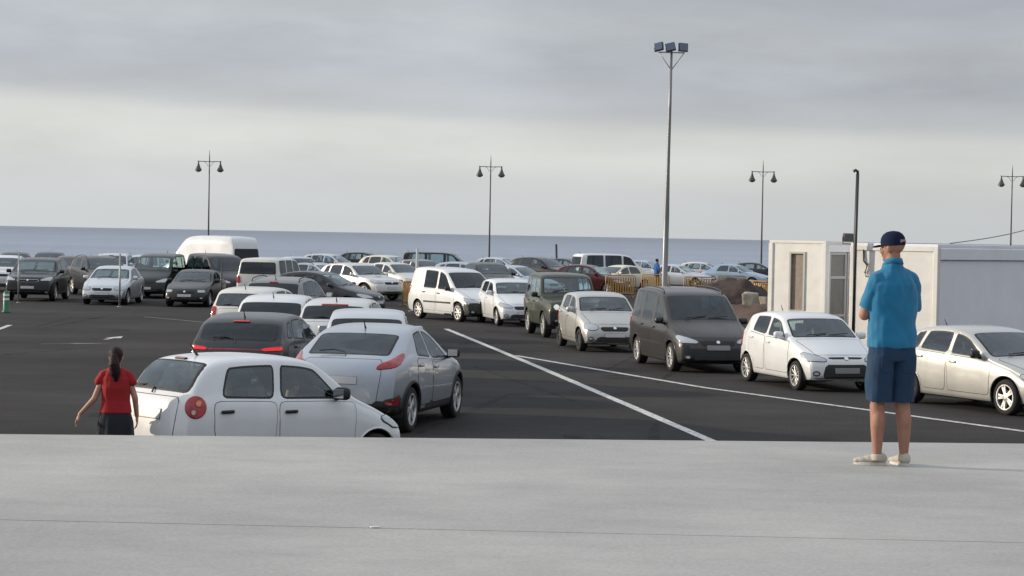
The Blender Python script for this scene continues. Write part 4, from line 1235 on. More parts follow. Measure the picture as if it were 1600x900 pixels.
# ------------------------------------------------------------------ street lamps, mast, poles
IRON = principled('lamp_iron', (.075, .078, .082), .5, .3)
LGLASS = principled('lamp_glass', (.16, .16, .15), .3, coat=.5)
def lamp_post(loc, label):
    r_ = empty('street_lamp', (loc[0], loc[1], 0), rad(2)); tag(r_, label, 'street lamp', 'twin-arm lamps along the sea front')
    bm = bmesh.new()
    add_lathe(bm, [(.16, 0), (.16, .12), (.12, .18), (.11, .9), (.085, 1.0), (.075, 1.2), (.05, 5), (.038, 8.1), (.03, 8.35), (.008, 8.75)], (0, 0, 0), 'z', 12)
    bobj('post', bm, IRON, r_, True)
    bm = bmesh.new()
    add_tube(bm, [(-.86, 0, 7.96), (-.8, 0, 7.92), (0, 0, 7.9), (.8, 0, 7.92), (.86, 0, 7.96)], .026, 8)
    for s_ in (-1, 1):
        pts = [(s_ * (.08 + .30 * t), 0, 7.55 + .33 * math.sin(t * math.pi / 2)) for t in np.linspace(0, 1, 6)]
        add_tube(bm, pts, .014, 6)
    bobj('cross_arm', bm, IRON, r_, True)
    for s_ in (-1, 1):
        bm = bmesh.new()
        add_lathe(bm, [(.02, 7.93), (.05, 7.88), (.055, 7.78), (.10, 7.62), (.15, 7.48), (.24, 7.32), (.26, 7.26), (.25, 7.25)], (s_ * .80, 0, 0), 'z', 16)
        sh = bobj('lamp_shade', bm, IRON, r_, True)
        bm = bmesh.new()
        add_lathe(bm, [(.23, 7.25), (.19, 7.19), (.10, 7.14), (.01, 7.125)], (s_ * .80, 0, 0), 'z', 16)
        bobj('bulb_cover', bm, LGLASS, sh, True)
lamp_post((-22.301, 150.0), 'leftmost twin-arm street lamp, behind the high-roofed white van')
lamp_post((-1.719, 150.0), 'twin-arm street lamp second from the left, above the white delivery van')
lamp_post((18.208, 150.0), 'twin-arm street lamp just left of the white cabins')
lamp_post((36.446, 150.0), 'twin-arm street lamp at the right edge, above the long cabin wall in shade')

m_ = empty('floodlight_mast', (*(7.212, 97.0), 0), rad(4)); tag(m_, 'tall grey mast topped with three dark floodlights on a braced crossbar', 'floodlight mast')
bm = bmesh.new()
TOP = 11.75
add_lathe(bm, [(.18, 0), (.18, .1), (.135, .14), (.13, 4), (.085, 6.2), (.078, 9), (.055, TOP)], (0, 0, 0), 'z', 16)
for v in bm.verts: v.co.x += .010 * v.co.z
bobj('pole', bm, principled('mast_steel', (.20, .205, .21), .45, .6), m_, True)
bm = bmesh.new()
add_box(bm, (.12, 0, TOP - .05), (1.25, .07, .06), None, .01)
bobj('crossbar', bm, STEEL, m_)
for s_ in (-1, 1):
    bm = bmesh.new(); add_tube(bm, [(.12, 0, TOP - .88), (.12 + s_ * .58, 0, TOP - .08)], .02, 8); bobj('brace', bm, STEEL, m_, True)
FLD = principled('floodlight_housing', (.04, .05, .07), .4, .3); FLG = principled('floodlight_glass', (.05, .08, .14), .12, .1, coat=1)
for x_, rz_, tl in ((-.50, -32, 22), (.06, -8, 18), (.66, 12, 8)):
    bm = bmesh.new()
    R_ = Matrix.Rotation(rad(rz_), 3, 'Z') @ Matrix.Rotation(rad(-tl), 3, 'X')
    R2 = Matrix.Rotation(rad(-14 if x_ < .3 else 3), 3, 'Y') @ R_
    add_box(bm, (x_, -.03, TOP + .20), (.46, .14, .40), R2, .02)
    fl = bobj('floodlight', bm, FLD, m_)
    bm = bmesh.new(); add_box(bm, Vector((x_, -.03, TOP + .20)) + R2 @ Vector((0, -.075, 0)), (.40, .012, .34), R2, .004); bobj('glass', bm, FLG, fl)
    bm = bmesh.new(); add_tube(bm, [(x_ - .2, 0, TOP - .03), (x_ - .22, 0, TOP + .15)], .014, 6); bobj('bracket', bm, STEEL, fl)

def thin_post(loc, h, r, label, mat, cap=True, name='post', cat='post', lean=0.0):
    bm = bmesh.new()
    add_tube(bm, [(0, 0, 0), (lean * h * .5, 0, h * .5), (lean * h, 0, h)], [r, r, r * .9], 10)
    if cap: add_lathe(bm, [(r * 1.5, h), (r * 1.5, h + .02), (.01, h + .05)], (lean * h, 0, 0), 'z', 10)
    add_lathe(bm, [(r * 2.6, 0), (r * 2.6, .02), (r * 1.2, .03)], (0, 0, 0), 'z', 12)
    o = bobj(name, bm, mat, None, True); o.location = (loc[0], loc[1], 0)
    return tag(o, label, cat)
thin_post((-14.524, 75.8), 1.98, .035, 'thin grey metal post in front of the silver saloon', STEEL, False)
thin_post((-18.8, 78.0), 1.95, .03, 'thin grey metal post beside the black off-roader at far left', STEEL, False)
thin_post((-10.955, 77.2), 1.75, .03, 'thin dark post at the corner of the dusty old saloon', DARKST, False)
thin_post((3.166, 146.0), 2.35, .09, 'short dark stake rising above the back row against the sea', DARKST, False, lean=-.03)
# tall service pole by the cabins, with its hooked tip
bm = bmesh.new()
add_tube(bm, [(0, 0, 0), (0, 0, 3), (.02, 0, 4.52)], [.05, .045, .04], 12)
add_tube(bm, [(.02, 0, 4.5), (.02, 0, 4.58), (-.03, 0, 4.61), (-.08, 0, 4.58)], .036, 8)
sp_ = bobj('service_pole', bm, DARKST, None, True); sp_.location = (*(8.055, 48.2), 0)
tag(sp_, 'dark tall pole with a hooked tip standing between the two white cabins', 'pole')

# green and white bollard
BG = principled('bollard_green', (.012, .13, .07), .45); BW = principled('bollard_white', (.70, .72, .70), .4)
r_ = empty('bollard', (*(-17.087, 69.2), 0)); tag(r_, 'green plastic bollard with white bands at the far left edge', 'bollard')
bm = bmesh.new(); add_lathe(bm, [(.14, 0), (.14, .04), (.105, .07), (.10, .62), (.085, .70), (.03, .74)], (0, 0, 0), 'z', 18); pst = bobj('post', bm, BG, r_, True)
for z_ in (.42, .56):
    bm = bmesh.new(); add_lathe(bm, [(.104, z_), (.104, z_ + .075)], (0, 0, 0), 'z', 18, caps=False); bobj('reflective_band', bm, BW, r_, True)

# yellow-orange crowd barriers
YEL = principled('barrier_orange', (.42, .24, .07), .5, noise=(4, .2))
def barrier(loc, rz, label, L_=1.45, H_=1.08, yel=None):
    o_ = empty('crowd_barrier', (loc[0], loc[1], 0), rad(rz)); tag(o_, label, 'barrier', 'orange barriers round the building site')
    bm = bmesh.new()
    add_tube(bm, [(-L_ / 2, 0, .08), (-L_ / 2, 0, H_ - .08), (-L_ / 2 + .08, 0, H_), (L_ / 2 - .08, 0, H_), (L_ / 2, 0, H_ - .08), (L_ / 2, 0, .08)], .028, 8)
    add_tube(bm, [(-L_ / 2, 0, .22), (L_ / 2, 0, .22)], .024, 8)
    bobj('frame', bm, YEL, o_, True)
    n = 11
    for i in range(n):
        x = -L_ / 2 + L_ * (i + 1) / (n + 1)
        bm = bmesh.new(); add_box(bm, (x, 0, .61), (.070, .02, .77)); bobj('bar', bm, YEL, o_)
    for s_ in (-1, 1):
        bm = bmesh.new(); add_tube(bm, [(s_ * L_ * .4, -.28, .02), (s_ * L_ * .4, 0, .09), (s_ * L_ * .4, .28, .02)], .022, 6); bobj('foot', bm, YEL, o_, True)
barrier((5.256, 99.0), 3, 'orange barrier just left of the floodlight mast, leftmost of the row')
barrier((7.205, 103.0), -22, 'orange barrier partly behind the floodlight mast')
barrier((9.031, 99.0), 2, 'orange barrier right of the floodlight mast, left of the soil heap')
barrier((11.143, 104.0), -8, 'orange barrier glimpsed just above the soil heap')
barrier((10.899, 92.0), -48, 'orange barrier turned askew at the right flank of the soil heap')
barrier((10.729, 86.0), 60, 'orange barrier end-on beside the corner of the left white cabin', 1.6)
# barriers in the left, by the post
barrier((-3.807, 84.0), 82, 'yellow-orange barrier seen end-on left of the white delivery van', 2.0)
barrier((-4.023, 82.0), 60, 'low orange barrier folded against the white post', 1.3, 1.0)
thin_post((-3.748, 80.5), 2.35, .055, 'pale steel post in front of the orange barriers near the delivery van', principled('post_white', (.45, .46, .46), .5), False)

# ------------------------------------------------------------------ soil heap and stones
def heap(name, loc, rx, ry, h, label, mat, seed=0, kind=None, cat='soil heap'):
    n = 40; vs_, fs = [], []
    for j in range(n + 1):
        for i in range(n + 1):
            u, v = i / n * 2 - 1, j / n * 2 - 1
            r2 = u * u + v * v
            q = max(0, 1 - r2) ** 1.15
            z = h * q * (1 + .45 * mnoise.noise(Vector((u * 2.2 + seed, v * 2.2, 1)))) + .09 * min(1, q * 4) * mnoise.noise(Vector((u * 9 + seed, v * 9, 4))) + .04 * min(1, q * 4) * mnoise.noise(Vector((u * 24, v * 24, seed)))
            vs_.append((u * rx, v * ry, z - .03))
    for j in range(n):
        for i in range(n): a = j * (n + 1) + i; fs.append((a, a + 1, a + n + 2, a + n + 1))
    o = obj(name, vs_, fs, mat); o.location = (loc[0], loc[1], .0)
    return tag(o, label, cat)
SOIL2 = ground_mat('dark_soil', (.055, .036, .030), .6, .3, 8, .45, .95, .05, (.035, .026, .024))
heap('soil_heap', (8.719, 82.0), 2.5, 3.6, 1.42, 'dark volcanic soil heap in front of the orange barriers', SOIL2, 2)
heap('soil_heap', (8.183, 66.0), 3.2, 8.0, .85, 'low reddish brown soil bank left of the white cabins', SOIL, 5)
def rock(loc, s, label, seed, mat, name='stone_block'):
    bm = bmesh.new()
    add_box(bm, (0, 0, s[2] / 2), s, None, min(s) * .12)
    bmesh.ops.subdivide_edges(bm, edges=bm.edges, cuts=3, use_grid_fill=True)
    for v in bm.verts:
        v.co += Vector((mnoise.noise(v.co * 3 + Vector((seed, 0, 0))), mnoise.noise(v.co * 3 + Vector((0, seed, 0))), mnoise.noise(v.co * 3 + Vector((0, 0, seed))))) * .07
    o = bobj(name, bm, mat, None, True); o.location = loc; o.rotation_euler = (0, 0, seed)
    return tag(o, label, 'stone block')
STN = principled('pale_stone', (.30, .27, .22), .9, noise=(5, .2), bump=(14, .4))
rock((*(8.382, 72.0), .45), (.62, .5, .62), 'pale concrete block sitting on the soil between heap and cabin', 1.3, STN)
rock((*(8.43, 68.0), .75), (.35, .3, .28), 'small rounded stone on the soil bank left of the cabins', 4.1, STN)

# ------------------------------------------------------------------ white site cabins
CABW = principled('cabin_white', (.66, .65, .62), .45, noise=(2.2, .09), bump=(2.0, .06))
CABSH = principled('cabin_white_shade', (.78, .79, .82), .5, noise=(1.0, .05))  # bluer, paler copy of the cabin white, colour toned for walls in shade
CABT = principled('cabin_trim', (.42, .42, .42), .45)
BLIND = principled('window_blind', (.24, .19, .15), .6, noise=(9, .2))
DOORG = principled('frosted_pane', (.17, .165, .155), .3, noise=(1.6, .2))
def panel_wall(bm, a, b_, z0, z1, mi=0, t_=.05, step=.0):
    """wall from a to b (x, y), with thickness t_"""
    a = Vector((a[0], a[1], 0)); b_ = Vector((b_[0], b_[1], 0)); d = b_ - a; L_ = d.length; ang = math.atan2(d.y, d.x)
    R_ = Matrix.Rotation(ang, 3, 'Z'); mid = (a + b_) / 2
    add_box(bm, (mid.x, mid.y, (z0 + z1) / 2), (L_, t_, z1 - z0), R_, 0, mi)
def cabin(name, corner, h, A, B, Hc, label, builder):
    """corner nearest the viewer at the origin; the end wall runs along -X' (length A), the long wall along +Y' (length B)"""
    r_ = empty(name, (corner[0], corner[1], 0), rad(h)); tag(r_, label, 'cabin')
    builder(r_, A, B, Hc)
    return r_
def common(r_, A, B, Hc, roofm):
    bm = bmesh.new(); add_box(bm, (-A / 2, B / 2, Hc + .035), (A + .10, B + .10, .07), None, .01); bobj('roof', bm, roofm, r_)
    bm = bmesh.new(); add_box(bm, (-A / 2, B / 2, .22), (A - .04, B - .04, .44)); bobj('plinth', bm, WALLC, r_)
    for x_, y_ in ((0, 0), (-A, 0), (0, B), (-A, B)):
        bm = bmesh.new(); add_box(bm, (x_, y_, (Hc + .44) / 2), (.13, .13, Hc - .44), None, .015); bobj('corner_post', bm, CABW, r_)
def cabin_small(r_, A, B, Hc):
    common(r_, A, B, Hc, CABW)
    W_ = .42; xw = -A * .50; z0, z1 = 1.15, 2.62
    bm = bmesh.new()
    for x0, x1, za, zb_ in ((-A + .065, xw - W_ / 2, .44, Hc), (xw + W_ / 2, -.065, .44, Hc), (xw - W_ / 2, xw + W_ / 2, .44, z0), (xw - W_ / 2, xw + W_ / 2, z1, Hc)):
        add_box(bm, ((x0 + x1) / 2, 0, (za + zb_) / 2), (x1 - x0, .06, zb_ - za))
    bobj('end_wall', bm, CABW, r_)
    bm = bmesh.new()
    for x0, x1, za, zb_ in ((xw - W_ / 2 - .03, xw - W_ / 2 + .02, z0 - .03, z1 + .03), (xw + W_ / 2 - .02, xw + W_ / 2 + .03, z0 - .03, z1 + .03), (xw - W_ / 2 + .02, xw + W_ / 2 - .02, z0 - .03, z0 + .02), (xw - W_ / 2 + .02, xw + W_ / 2 - .02, z1 - .02, z1 + .03)):
        add_box(bm, ((x0 + x1) / 2, -.035, (za + zb_) / 2), (x1 - x0, .05, zb_ - za))
    wn = bobj('window', bm, CABT, r_)
    bm = bmesh.new(); add_box(bm, (xw, .012, (z0 + z1) / 2), (W_ - .04, .01, z1 - z0 - .04)); bobj('roller_blind', bm, BLIND, wn)
    bm = bmesh.new(); add_box(bm, (0, B / 2 , Hc - .10), (.05, B - .13, .20)); bobj('fascia', bm, CABSH, r_)
    bm = bmesh.new()
    for y0, y1, za, zb_ in ((.065, .16, .44, Hc - .2), (1.80, B - .065, .44, Hc - .2), (.16, 1.80, .44, .5)):
        add_box(bm, (0, (y0 + y1) / 2, (za + zb_) / 2), (.06, y1 - y0, zb_ - za))
    bobj('side_wall', bm, CABSH, r_)
    # glazed door and fixed light beside it
    for y0, y1 in ((.17, .95), (1.0, 1.79)):
        bm = bmesh.new()
        for ya, yb, za, zb_ in ((y0, y0 + .06, .52, Hc - .21), (y1 - .06, y1, .52, Hc - .21), (y0 + .06, y1 - .06, .52, .62), (y0 + .06, y1 - .06, 1.02, 1.08), (y0 + .06, y1 - .06, 1.98, 2.05), (y0 + .06, y1 - .06, Hc - .27, Hc - .21)):
            add_box(bm, (.0, (ya + yb) / 2, (za + zb_) / 2), (.05, yb - ya, zb_ - za))
        dr = bobj('glazed_door' if y0 > .5 else 'side_light', bm, CABT, r_)
        bm = bmesh.new(); add_box(bm, (-.01, (y0 + y1) / 2, (.6 + Hc - .25) / 2), (.008, y1 - y0 - .1, Hc - .85)); bobj('pane', bm, DOORG, dr)
    bm = bmesh.new(); add_box(bm, (-A / 2, B - .02, Hc / 2 + .2), (A - .15, .06, Hc - .45)); bobj('back_wall', bm, CABSH, r_)
    bm = bmesh.new(); add_box(bm, (-A, B / 2, Hc / 2 + .2), (.06, B - .15, Hc - .45)); bobj('far_wall', bm, CABSH, r_)
    bm = bmesh.new(); add_box(bm, (-A * .45, B * .6, .95), (.6, 1.3, .05), None, .01); add_box(bm, (-A * .45, B * .6, .7), (.5, 1.2, .45)); bobj('desk', bm, CABT, r_)
def cabin_long(r_, A, B, Hc):
    common(r_, A, B, Hc, CABSH)
    bm = bmesh.new(); add_box(bm, (-A / 2, 0, (Hc - .1 + .44) / 2), (A - .13, .06, Hc - .1 - .44)); bobj('end_wall', bm, CABW, r_)
    bm = bmesh.new(); add_box(bm, (-A / 2, -.01, Hc - .05), (A - .13, .10, .10), None, .01); bobj('eaves_rail', bm, CABW, r_)
    bm = bmesh.new()
    n = 5
    for i in range(n):
        y0, y1 = .065 + (B - .13) * i / n, .065 + (B - .13) * (i + 1) / n
        add_box(bm, (0, (y0 + y1) / 2, (Hc - .30 + .44) / 2), (.05, y1 - y0 - .003, Hc - .30 - .44), None, .0)
    bobj('side_wall', bm, CABSH, r_)
    bm = bmesh.new(); add_box(bm, (.02, B / 2, Hc - .15), (.12, B - .13, .28), None, .02); bobj('eaves_beam', bm, CABSH, r_)
    bm = bmesh.new(); add_box(bm, (-A / 2, B, Hc / 2 + .2), (A - .15, .06, Hc - .45)); bobj('back_wall', bm, CABSH, r_)
    bm = bmesh.new(); add_box(bm, (-A, B / 2, Hc / 2 + .2), (.06, B - .15, Hc - .45)); bobj('far_wall', bm, CABSH, r_)
    bm = bmesh.new(); add_tube(bm, [(-A + .3, -.05, Hc - .08), (-A + .32, -.06, Hc - .35), (-A + .42, -.06, Hc - .45), (-A + .36, -.06, Hc - .62), (-A + .40, -.055, Hc - .72)], .02, 6); bobj('cable_loop', bm, BLACK, r_, True)
cabin('site_cabin', (7.862, 51.5), -42, 1.62, 3.0, 2.86, 'small white site cabin with a narrow brown-blinded window and grey glazed side', cabin_small)
cabin('site_cabin', (9.738, 47.0), -42, 2.24, 11.0, 2.83, 'long cabin with white end wall and white side in shade, behind the man', cabin_long)
# floodlight on the cabin roof
r_ = empty('floodlight', (*(8.345, 51.0), 2.93), rad(20)); tag(r_, 'small dark floodlight on the roof of the left white cabin', 'floodlight')
bm = bmesh.new(); add_box(bm, (0, 0, .10), (.28, .12, .20), Matrix.Rotation(rad(15), 3, 'X'), .02); bobj('housing', bm, DARKST, r_)
bm = bmesh.new(); add_tube(bm, [(-.15, 0, .12), (-.15, 0, -.06), (.15, 0, -.06), (.15, 0, .12)], .015, 6); bobj('bracket', bm, DARKST, r_)
# overhead cable to the right
bm = bmesh.new()
A_, B_ = Vector((*(9.869, 46.3), 2.93)), Vector((*(14.655, 52.0), 3.95))
pts = [A_.lerp(B_, t_) - Vector((0, 0, .16 * math.sin(math.pi * t_))) for t_ in np.linspace(0, 1, 14)]
add_tube(bm, pts, .012, 6)
cb = bobj('cable', bm, STEEL, None, True); tag(cb, 'thin cable rising from the roof of the long cabin', 'cable')
# litter on the quay
bm = bmesh.new(); add_box(bm, (0, 0, .006), (.055, .022, .006), Matrix.Rotation(.4, 3, 'Z'), .002)
lt = bobj('paper_scrap', bm, BW, None); lt.location = (*(-0.745, 11.479), QZ + .001); tag(lt, 'small white scrap of paper lying on the concrete quay', 'litter')
bm = bmesh.new(); add_box(bm, (0, 0, .02), (.55, .22, .03), Matrix.Rotation(.3, 3, 'Z'), .01)
lt = bobj('kerb_piece', bm, STN, None); lt.location = (*(-3.581, 76.707), 0); tag(lt, 'flat pale slab on the asphalt by the orange barriers', 'concrete slab')

# ------------------------------------------------------------------ people
def skin_mat(name, col):
    return principled(name, col, .55, noise=(9, .07), spec=.35)
def loft_rings(bm, rings, seg=20):
    """rings: (centre, rx, ry, rotz, tiltx) -> closed skin"""
    R = []
    for c, rx, ry, *rest in rings:
        rz = rest[0] if rest else 0
        cs, sn = math.cos(rz), math.sin(rz)
        ring = []
        for k in range(seg):
            t = 2 * math.pi * k / seg
            x, y = rx * math.cos(t), ry * math.sin(t)
            # a body section is a little squarer than an ellipse
            f = (abs(math.cos(t)) ** 2.4 + abs(math.sin(t)) ** 2.4) ** (-1 / 2.4)
            x *= f; y *= f
            ring.append(bm.verts.new((c[0] + x * cs - y * sn, c[1] + x * sn + y * cs, c[2])))
        R.append(ring)
    for a, b_ in zip(R, R[1:]):
        for k in range(seg): bm.faces.new((a[k], a[(k + 1) % seg], b_[(k + 1) % seg], b_[k]))
    bm.faces.new(R[0][::-1]); bm.faces.new(R[-1])
def ball(bm, c, r, rot=None, seg=16):
    M_ = Matrix.Translation(c) @ (rot.to_4x4() if rot else Matrix.Identity(4)) @ Matrix.Diagonal((*r, 1))
    bmesh.ops.create_uvsphere(bm, u_segments=seg, v_segments=seg // 2 + 4, radius=1.0, matrix=M_)
def limb(bm, pts, rs, seg=14):
    """tapered limb with rounded joints"""
    P_ = []; Q = []
    pts = [Vector(p) for p in pts]
    for i in range(len(pts) - 1):
        n = 5
        for j in range(n):
            P_.append(pts[i].lerp(pts[i + 1], j / n)); Q.append(rs[i] + (rs[i + 1] - rs[i]) * j / n)
    P_.append(pts[-1]); Q.append(rs[-1])
    add_tube(bm, P_, Q, seg)
    for p, r in zip(pts, rs): ball(bm, p, (r * .98,) * 3, None, 12)
def fused(name, bm, voxel, mat, parent, smooth=2, disp=None):
    """fuse overlapping forms into one continuous surface"""
    me = bpy.data.meshes.new(name + '_src'); bmesh.ops.recalc_face_normals(bm, faces=bm.faces); bm.to_mesh(me); bm.free()
    o = bpy.data.objects.new(name, me); C.objects.link(o)
    rm = o.modifiers.new('r', 'REMESH'); rm.mode = 'VOXEL'; rm.voxel_size = voxel
    if smooth:
        sm = o.modifiers.new('s', 'SMOOTH'); sm.iterations = smooth; sm.factor = .5
    dg = bpy.context.evaluated_depsgraph_get()
    me2 = bpy.data.meshes.new_from_object(o.evaluated_get(dg))
    o.modifiers.clear(); o.data = me2; me2.name = name
    bpy.data.meshes.remove(me)
    me2.materials.clear(); me2.materials.append(mat)
    if disp:
        for v in me2.vertices: v.co += v.normal * disp(v.co)
    me2.polygons.foreach_set('use_smooth', [True] * len(me2.polygons))
    o.parent = parent
    return o
def head_forms(bm, c, s, yaw, pitch=0.0):
    """head of height about .235*s; looks along local +Y turned by yaw"""
    R_ = Matrix.Rotation(yaw, 3, 'Z') @ Matrix.Rotation(pitch, 3, 'X')
    c = Vector(c)
    P_ = lambda x, y, z: c + R_ @ Vector((x * s, y * s, z * s))
    ball(bm, P_(0, -.015, .030), (.076 * s, .096 * s, .088 * s), R_)
    ball(bm, P_(0, .018, -.035), (.060 * s, .070 * s, .075 * s), R_)
    ball(bm, P_(0, .055, -.088), (.030 * s, .028 * s, .022 * s), R_)       # chin
    ball(bm, P_(0, .092, -.020), (.012 * s, .018 * s, .024 * s), R_)       # nose
    ball(bm, P_(0, .078, .018), (.045 * s, .012 * s, .010 * s), R_)        # brow
    ball(bm, P_(0, .078, -.058), (.024 * s, .012 * s, .010 * s), R_)       # lips
    for q in (-1, 1):
        ball(bm, P_(.075 * q, -.012, -.012), (.010 * s, .020 * s, .032 * s), R_ @ Matrix.Rotation(-.3 * q, 3, 'Z'))
        ball(bm, P_(.040 * q, .060, -.030), (.022 * s, .020 * s, .022 * s), R_)
    return P_, R_
def hand(bm, wrist, d, palm_n, s=1.0, curl=.35):
    """palm, four fingers of different length and a thumb; d = direction of the fingers"""
    w_ = Vector(wrist); d = Vector(d).normalized(); n = Vector(palm_n); n = (n - d * n.dot(d)).normalized(); sd_ = d.cross(n)
    for k in range(4):
        t = (k - 1.5)
        ball(bm, w_ + d * .05 * s + sd_ * t * .019 * s, (.016 * s, .016 * s, .016 * s), None, 10)
        add_tube(bm, [w_, w_ + d * .05 * s + sd_ * t * .019 * s, w_ + d * .088 * s + sd_ * t * .021 * s], [.019 * s, .015 * s, .012 * s], 8)
    for k, L_ in enumerate((.062, .078, .084, .074)):
        t = (k - 1.5)
        a = w_ + d * .088 * s + sd_ * t * .021 * s
        b1 = a + (d * math.cos(curl) + n * math.sin(curl)) * L_ * .45 * s
        b2 = b1 + (d * math.cos(curl * 2) + n * math.sin(curl * 2)) * L_ * .32 * s
        b3 = b2 + (d * math.cos(curl * 2.8) + n * math.sin(curl * 2.8)) * L_ * .25 * s
        add_tube(bm, [a, b1, b2, b3], [.0105 * s, .0098 * s, .009 * s, .0078 * s], 8)
        ball(bm, b3, (.0078 * s,) * 3, None, 8)
    a = w_ + d * .022 * s + sd_ * .028 * s
    b1 = a + (d * .6 + sd_ * .75 + n * .25).normalized() * .040 * s
    b2 = b1 + (d * .85 + sd_ * .3 + n * .4).normalized() * .030 * s
    add_tube(bm, [w_ + d * .01, a, b1, b2], [.016 * s, .015 * s, .012 * s, .010 * s], 8); ball(bm, b2, (.010 * s,) * 3, None, 8)
def eyes(P_, R_, s, parent, top=.0):
    EW = principled('eye_white', (.6, .58, .55), .3); EI = principled('eye_iris', (.05, .035, .03), .2)
    for q in (-1, 1):
        bm = bmesh.new(); ball(bm, P_(.031 * q, .071, -.002), (.013 * s, .010 * s, .009 * s), R_, 12)
        e_ = bobj('eye', bm, EW, parent, True)
        bm = bmesh.new(); ball(bm, P_(.031 * q, .079, -.002), (.005 * s,) * 3, R_, 8); bobj('iris', bm, EI, e_, True)
def wrinkle(amp, sx=1, sz=1, seed=0):
    def f(c): return amp * 1.15 * (mnoise.noise(Vector((c.x * 9 * sx + seed, c.y * 9, c.z * 6 * sz))) + .6 * mnoise.noise(Vector((c.x * 20 * sx, c.y * 20 + seed, c.z * 11 * sz))))
    return f

# ---- man on the quay (seen from behind, arms folded in front, head turned left)
SK1 = skin_mat('skin_tanned', (.31, .155, .105))
TEAL = principled('shirt_teal', (.003, .135, .270), .85, bump=(300, .15), noise=(5, .08), sheen=.2)
DENIM = principled('denim_blue', (.009, .032, .075), .9, bump=(400, .2), noise=(7, .22))
NAVY = principled('cap_navy', (.005, .010, .034), .85, spec=.2)
man = empty('person', (*(2.832, 15.216), QZ), rad(14)); man.scale = (.94, .96, .98)
tag(man, 'man in teal polo shirt, denim shorts and navy cap standing on the quay', 'person')
bm = bmesh.new()
# legs: local x right, y forward, z up; slightly apart, weight on both
hipz = .88
for q, fx_, fy_, ky in ((-1, -.105, .02, .01), (1, .105, -.02, -.01)):
    limb(bm, [(q * .09, 0, hipz), (q * .10 + 0, .02 + ky, .50), (fx_ * 1.0, -.015 + fy_, .30), (fx_, fy_ - .02, .07)], [.095, .062, .056, .034])
    ball(bm, (q * .102, -.02 + fy_, .345), (.056, .062, .10))         # calf
    Rq = Matrix.Rotation(rad(62 if q < 0 else 8), 3, 'Z'); ball(bm, Vector((fx_, fy_ - .015, .036)) + Rq @ Vector((0, .06, 0)), (.028, .075, .022), Rq)
loft_rings(bm, [((0, 0, .80), .16, .11), ((0, 0, .92), .175, .125), ((0, .01, 1.08), .165, .115), ((0, 0, 1.28), .165, .11), ((0, -.01, 1.38), .14, .09), ((0, -.01, 1.43), .10, .07), ((0, 0, 1.50), .062, .062)])
limb(bm, [(0, -.01, 1.46), (0, .012, 1.56), (0, .02, 1.60)], [.068, .060, .058])
for q in (-1, 1): ball(bm, (q * .145, .0, 1.375), (.04, .045, .045))
# arms folded: left forearm runs across to the right and vice versa
limb(bm, [(-.155, 0, 1.37), (-.215, .055, 1.14)], [.045, .043]); limb(bm, [(-.215, .055, 1.14), (-.10, .215, 1.17), (.02, .235, 1.19)], [.044, .034, .026])
limb(bm, [(.150, 0, 1.37), (.190, .075, 1.15)], [.045, .043]); limb(bm, [(.190, .075, 1.15), (.08, .205, 1.13), (-.05, .225, 1.14)], [.044, .036, .028])
hand(bm, (.02, .235, 1.19), (.95, .05, .12), (0, -1, 0), 1.0, .3)
hand(bm, (-.05, .225, 1.14), (-.9, .0, .15), (0, -1, .2), 1.0, .5)
P_, R_ = head_forms(bm, (-.005, .03, 1.655), 1.0, rad(38), rad(-4))
body = fused('body', bm, .0075, SK1, man, 2)
eyes(P_, R_, 1.0, body)
bm = bmesh.new()
loft_rings(bm, [((0, 0, .895), .197, .140), ((0, 0, .93), .199, .142), ((0, .012, 1.08), .192, .140), ((0, .005, 1.26), .198, .138), ((0, -.008, 1.37), .188, .125), ((0, -.01, 1.43), .145, .105), ((0, 0, 1.485), .095, .085), ((0, .008, 1.535), .072, .076)])
for q in (-1, 1):
    limb(bm, [(q * .05, -.005, 1.465), (q * .145, -.008, 1.405), (q * .175, .012, 1.30)], [.045, .068, .066]); add_tube(bm, [(q * .16, .0, 1.37), (q * .18, .02, 1.28), (q * (.206 if q < 0 else .190), .045, 1.185)], [.066, .066, .068], 16)
shirt = fused('polo_shirt', bm, .009, TEAL, man, 2, wrinkle(.011, 1, 1.2, 3))
bm = bmesh.new()
add_tube(bm, [(0.0, .0, 1.525), (0, .008, 1.565)], [.079, .071], 20)
bobj('collar', bm, TEAL, shirt, True)
bm = bmesh.new()
loft_rings(bm, [((0, 0, .80), .19, .135), ((0, 0, .86), .192, .137), ((0, 0, .95), .180, .130)])
for q in (-1, 1):
    loft_rings(bm, [((q * .098, .01, .485), .098, .105), ((q * .098, .008, .60), .100, .108), ((q * .096, 0, .74), .098, .118), ((q * .092, 0, .84), .097, .128)])
shorts = fused('shorts', bm, .009, DENIM, man, 2, wrinkle(.010, 1, .8, 9))
SEAM = principled('denim_seam', (.007, .024, .055), .9)
def on_cloth(o, pts, nv, name, mats, off=.002, rim=.006, n=20, rnd=1):
    bv_ = BVHTree.FromPolygons([v.co.copy() for v in o.data.vertices], [tuple(p.vertices) for p in o.data.polygons])
    V_, F_, MI = Patch(bv_, pts, nv, n, rnd).mesh(off, rim, 2, None, 0)
    return obj(name, V_, F_, mats, o, True, MI)
for q in (-1, 1):
    on_cloth(shorts, [(q * .04, -.13, .83), (q * .135, -.13, .83), (q * .135, -.13, .72), (q * .088, -.13, .695), (q * .04, -.13, .72)], (0, -1, 0), 'back_pocket', [DENIM, SEAM])
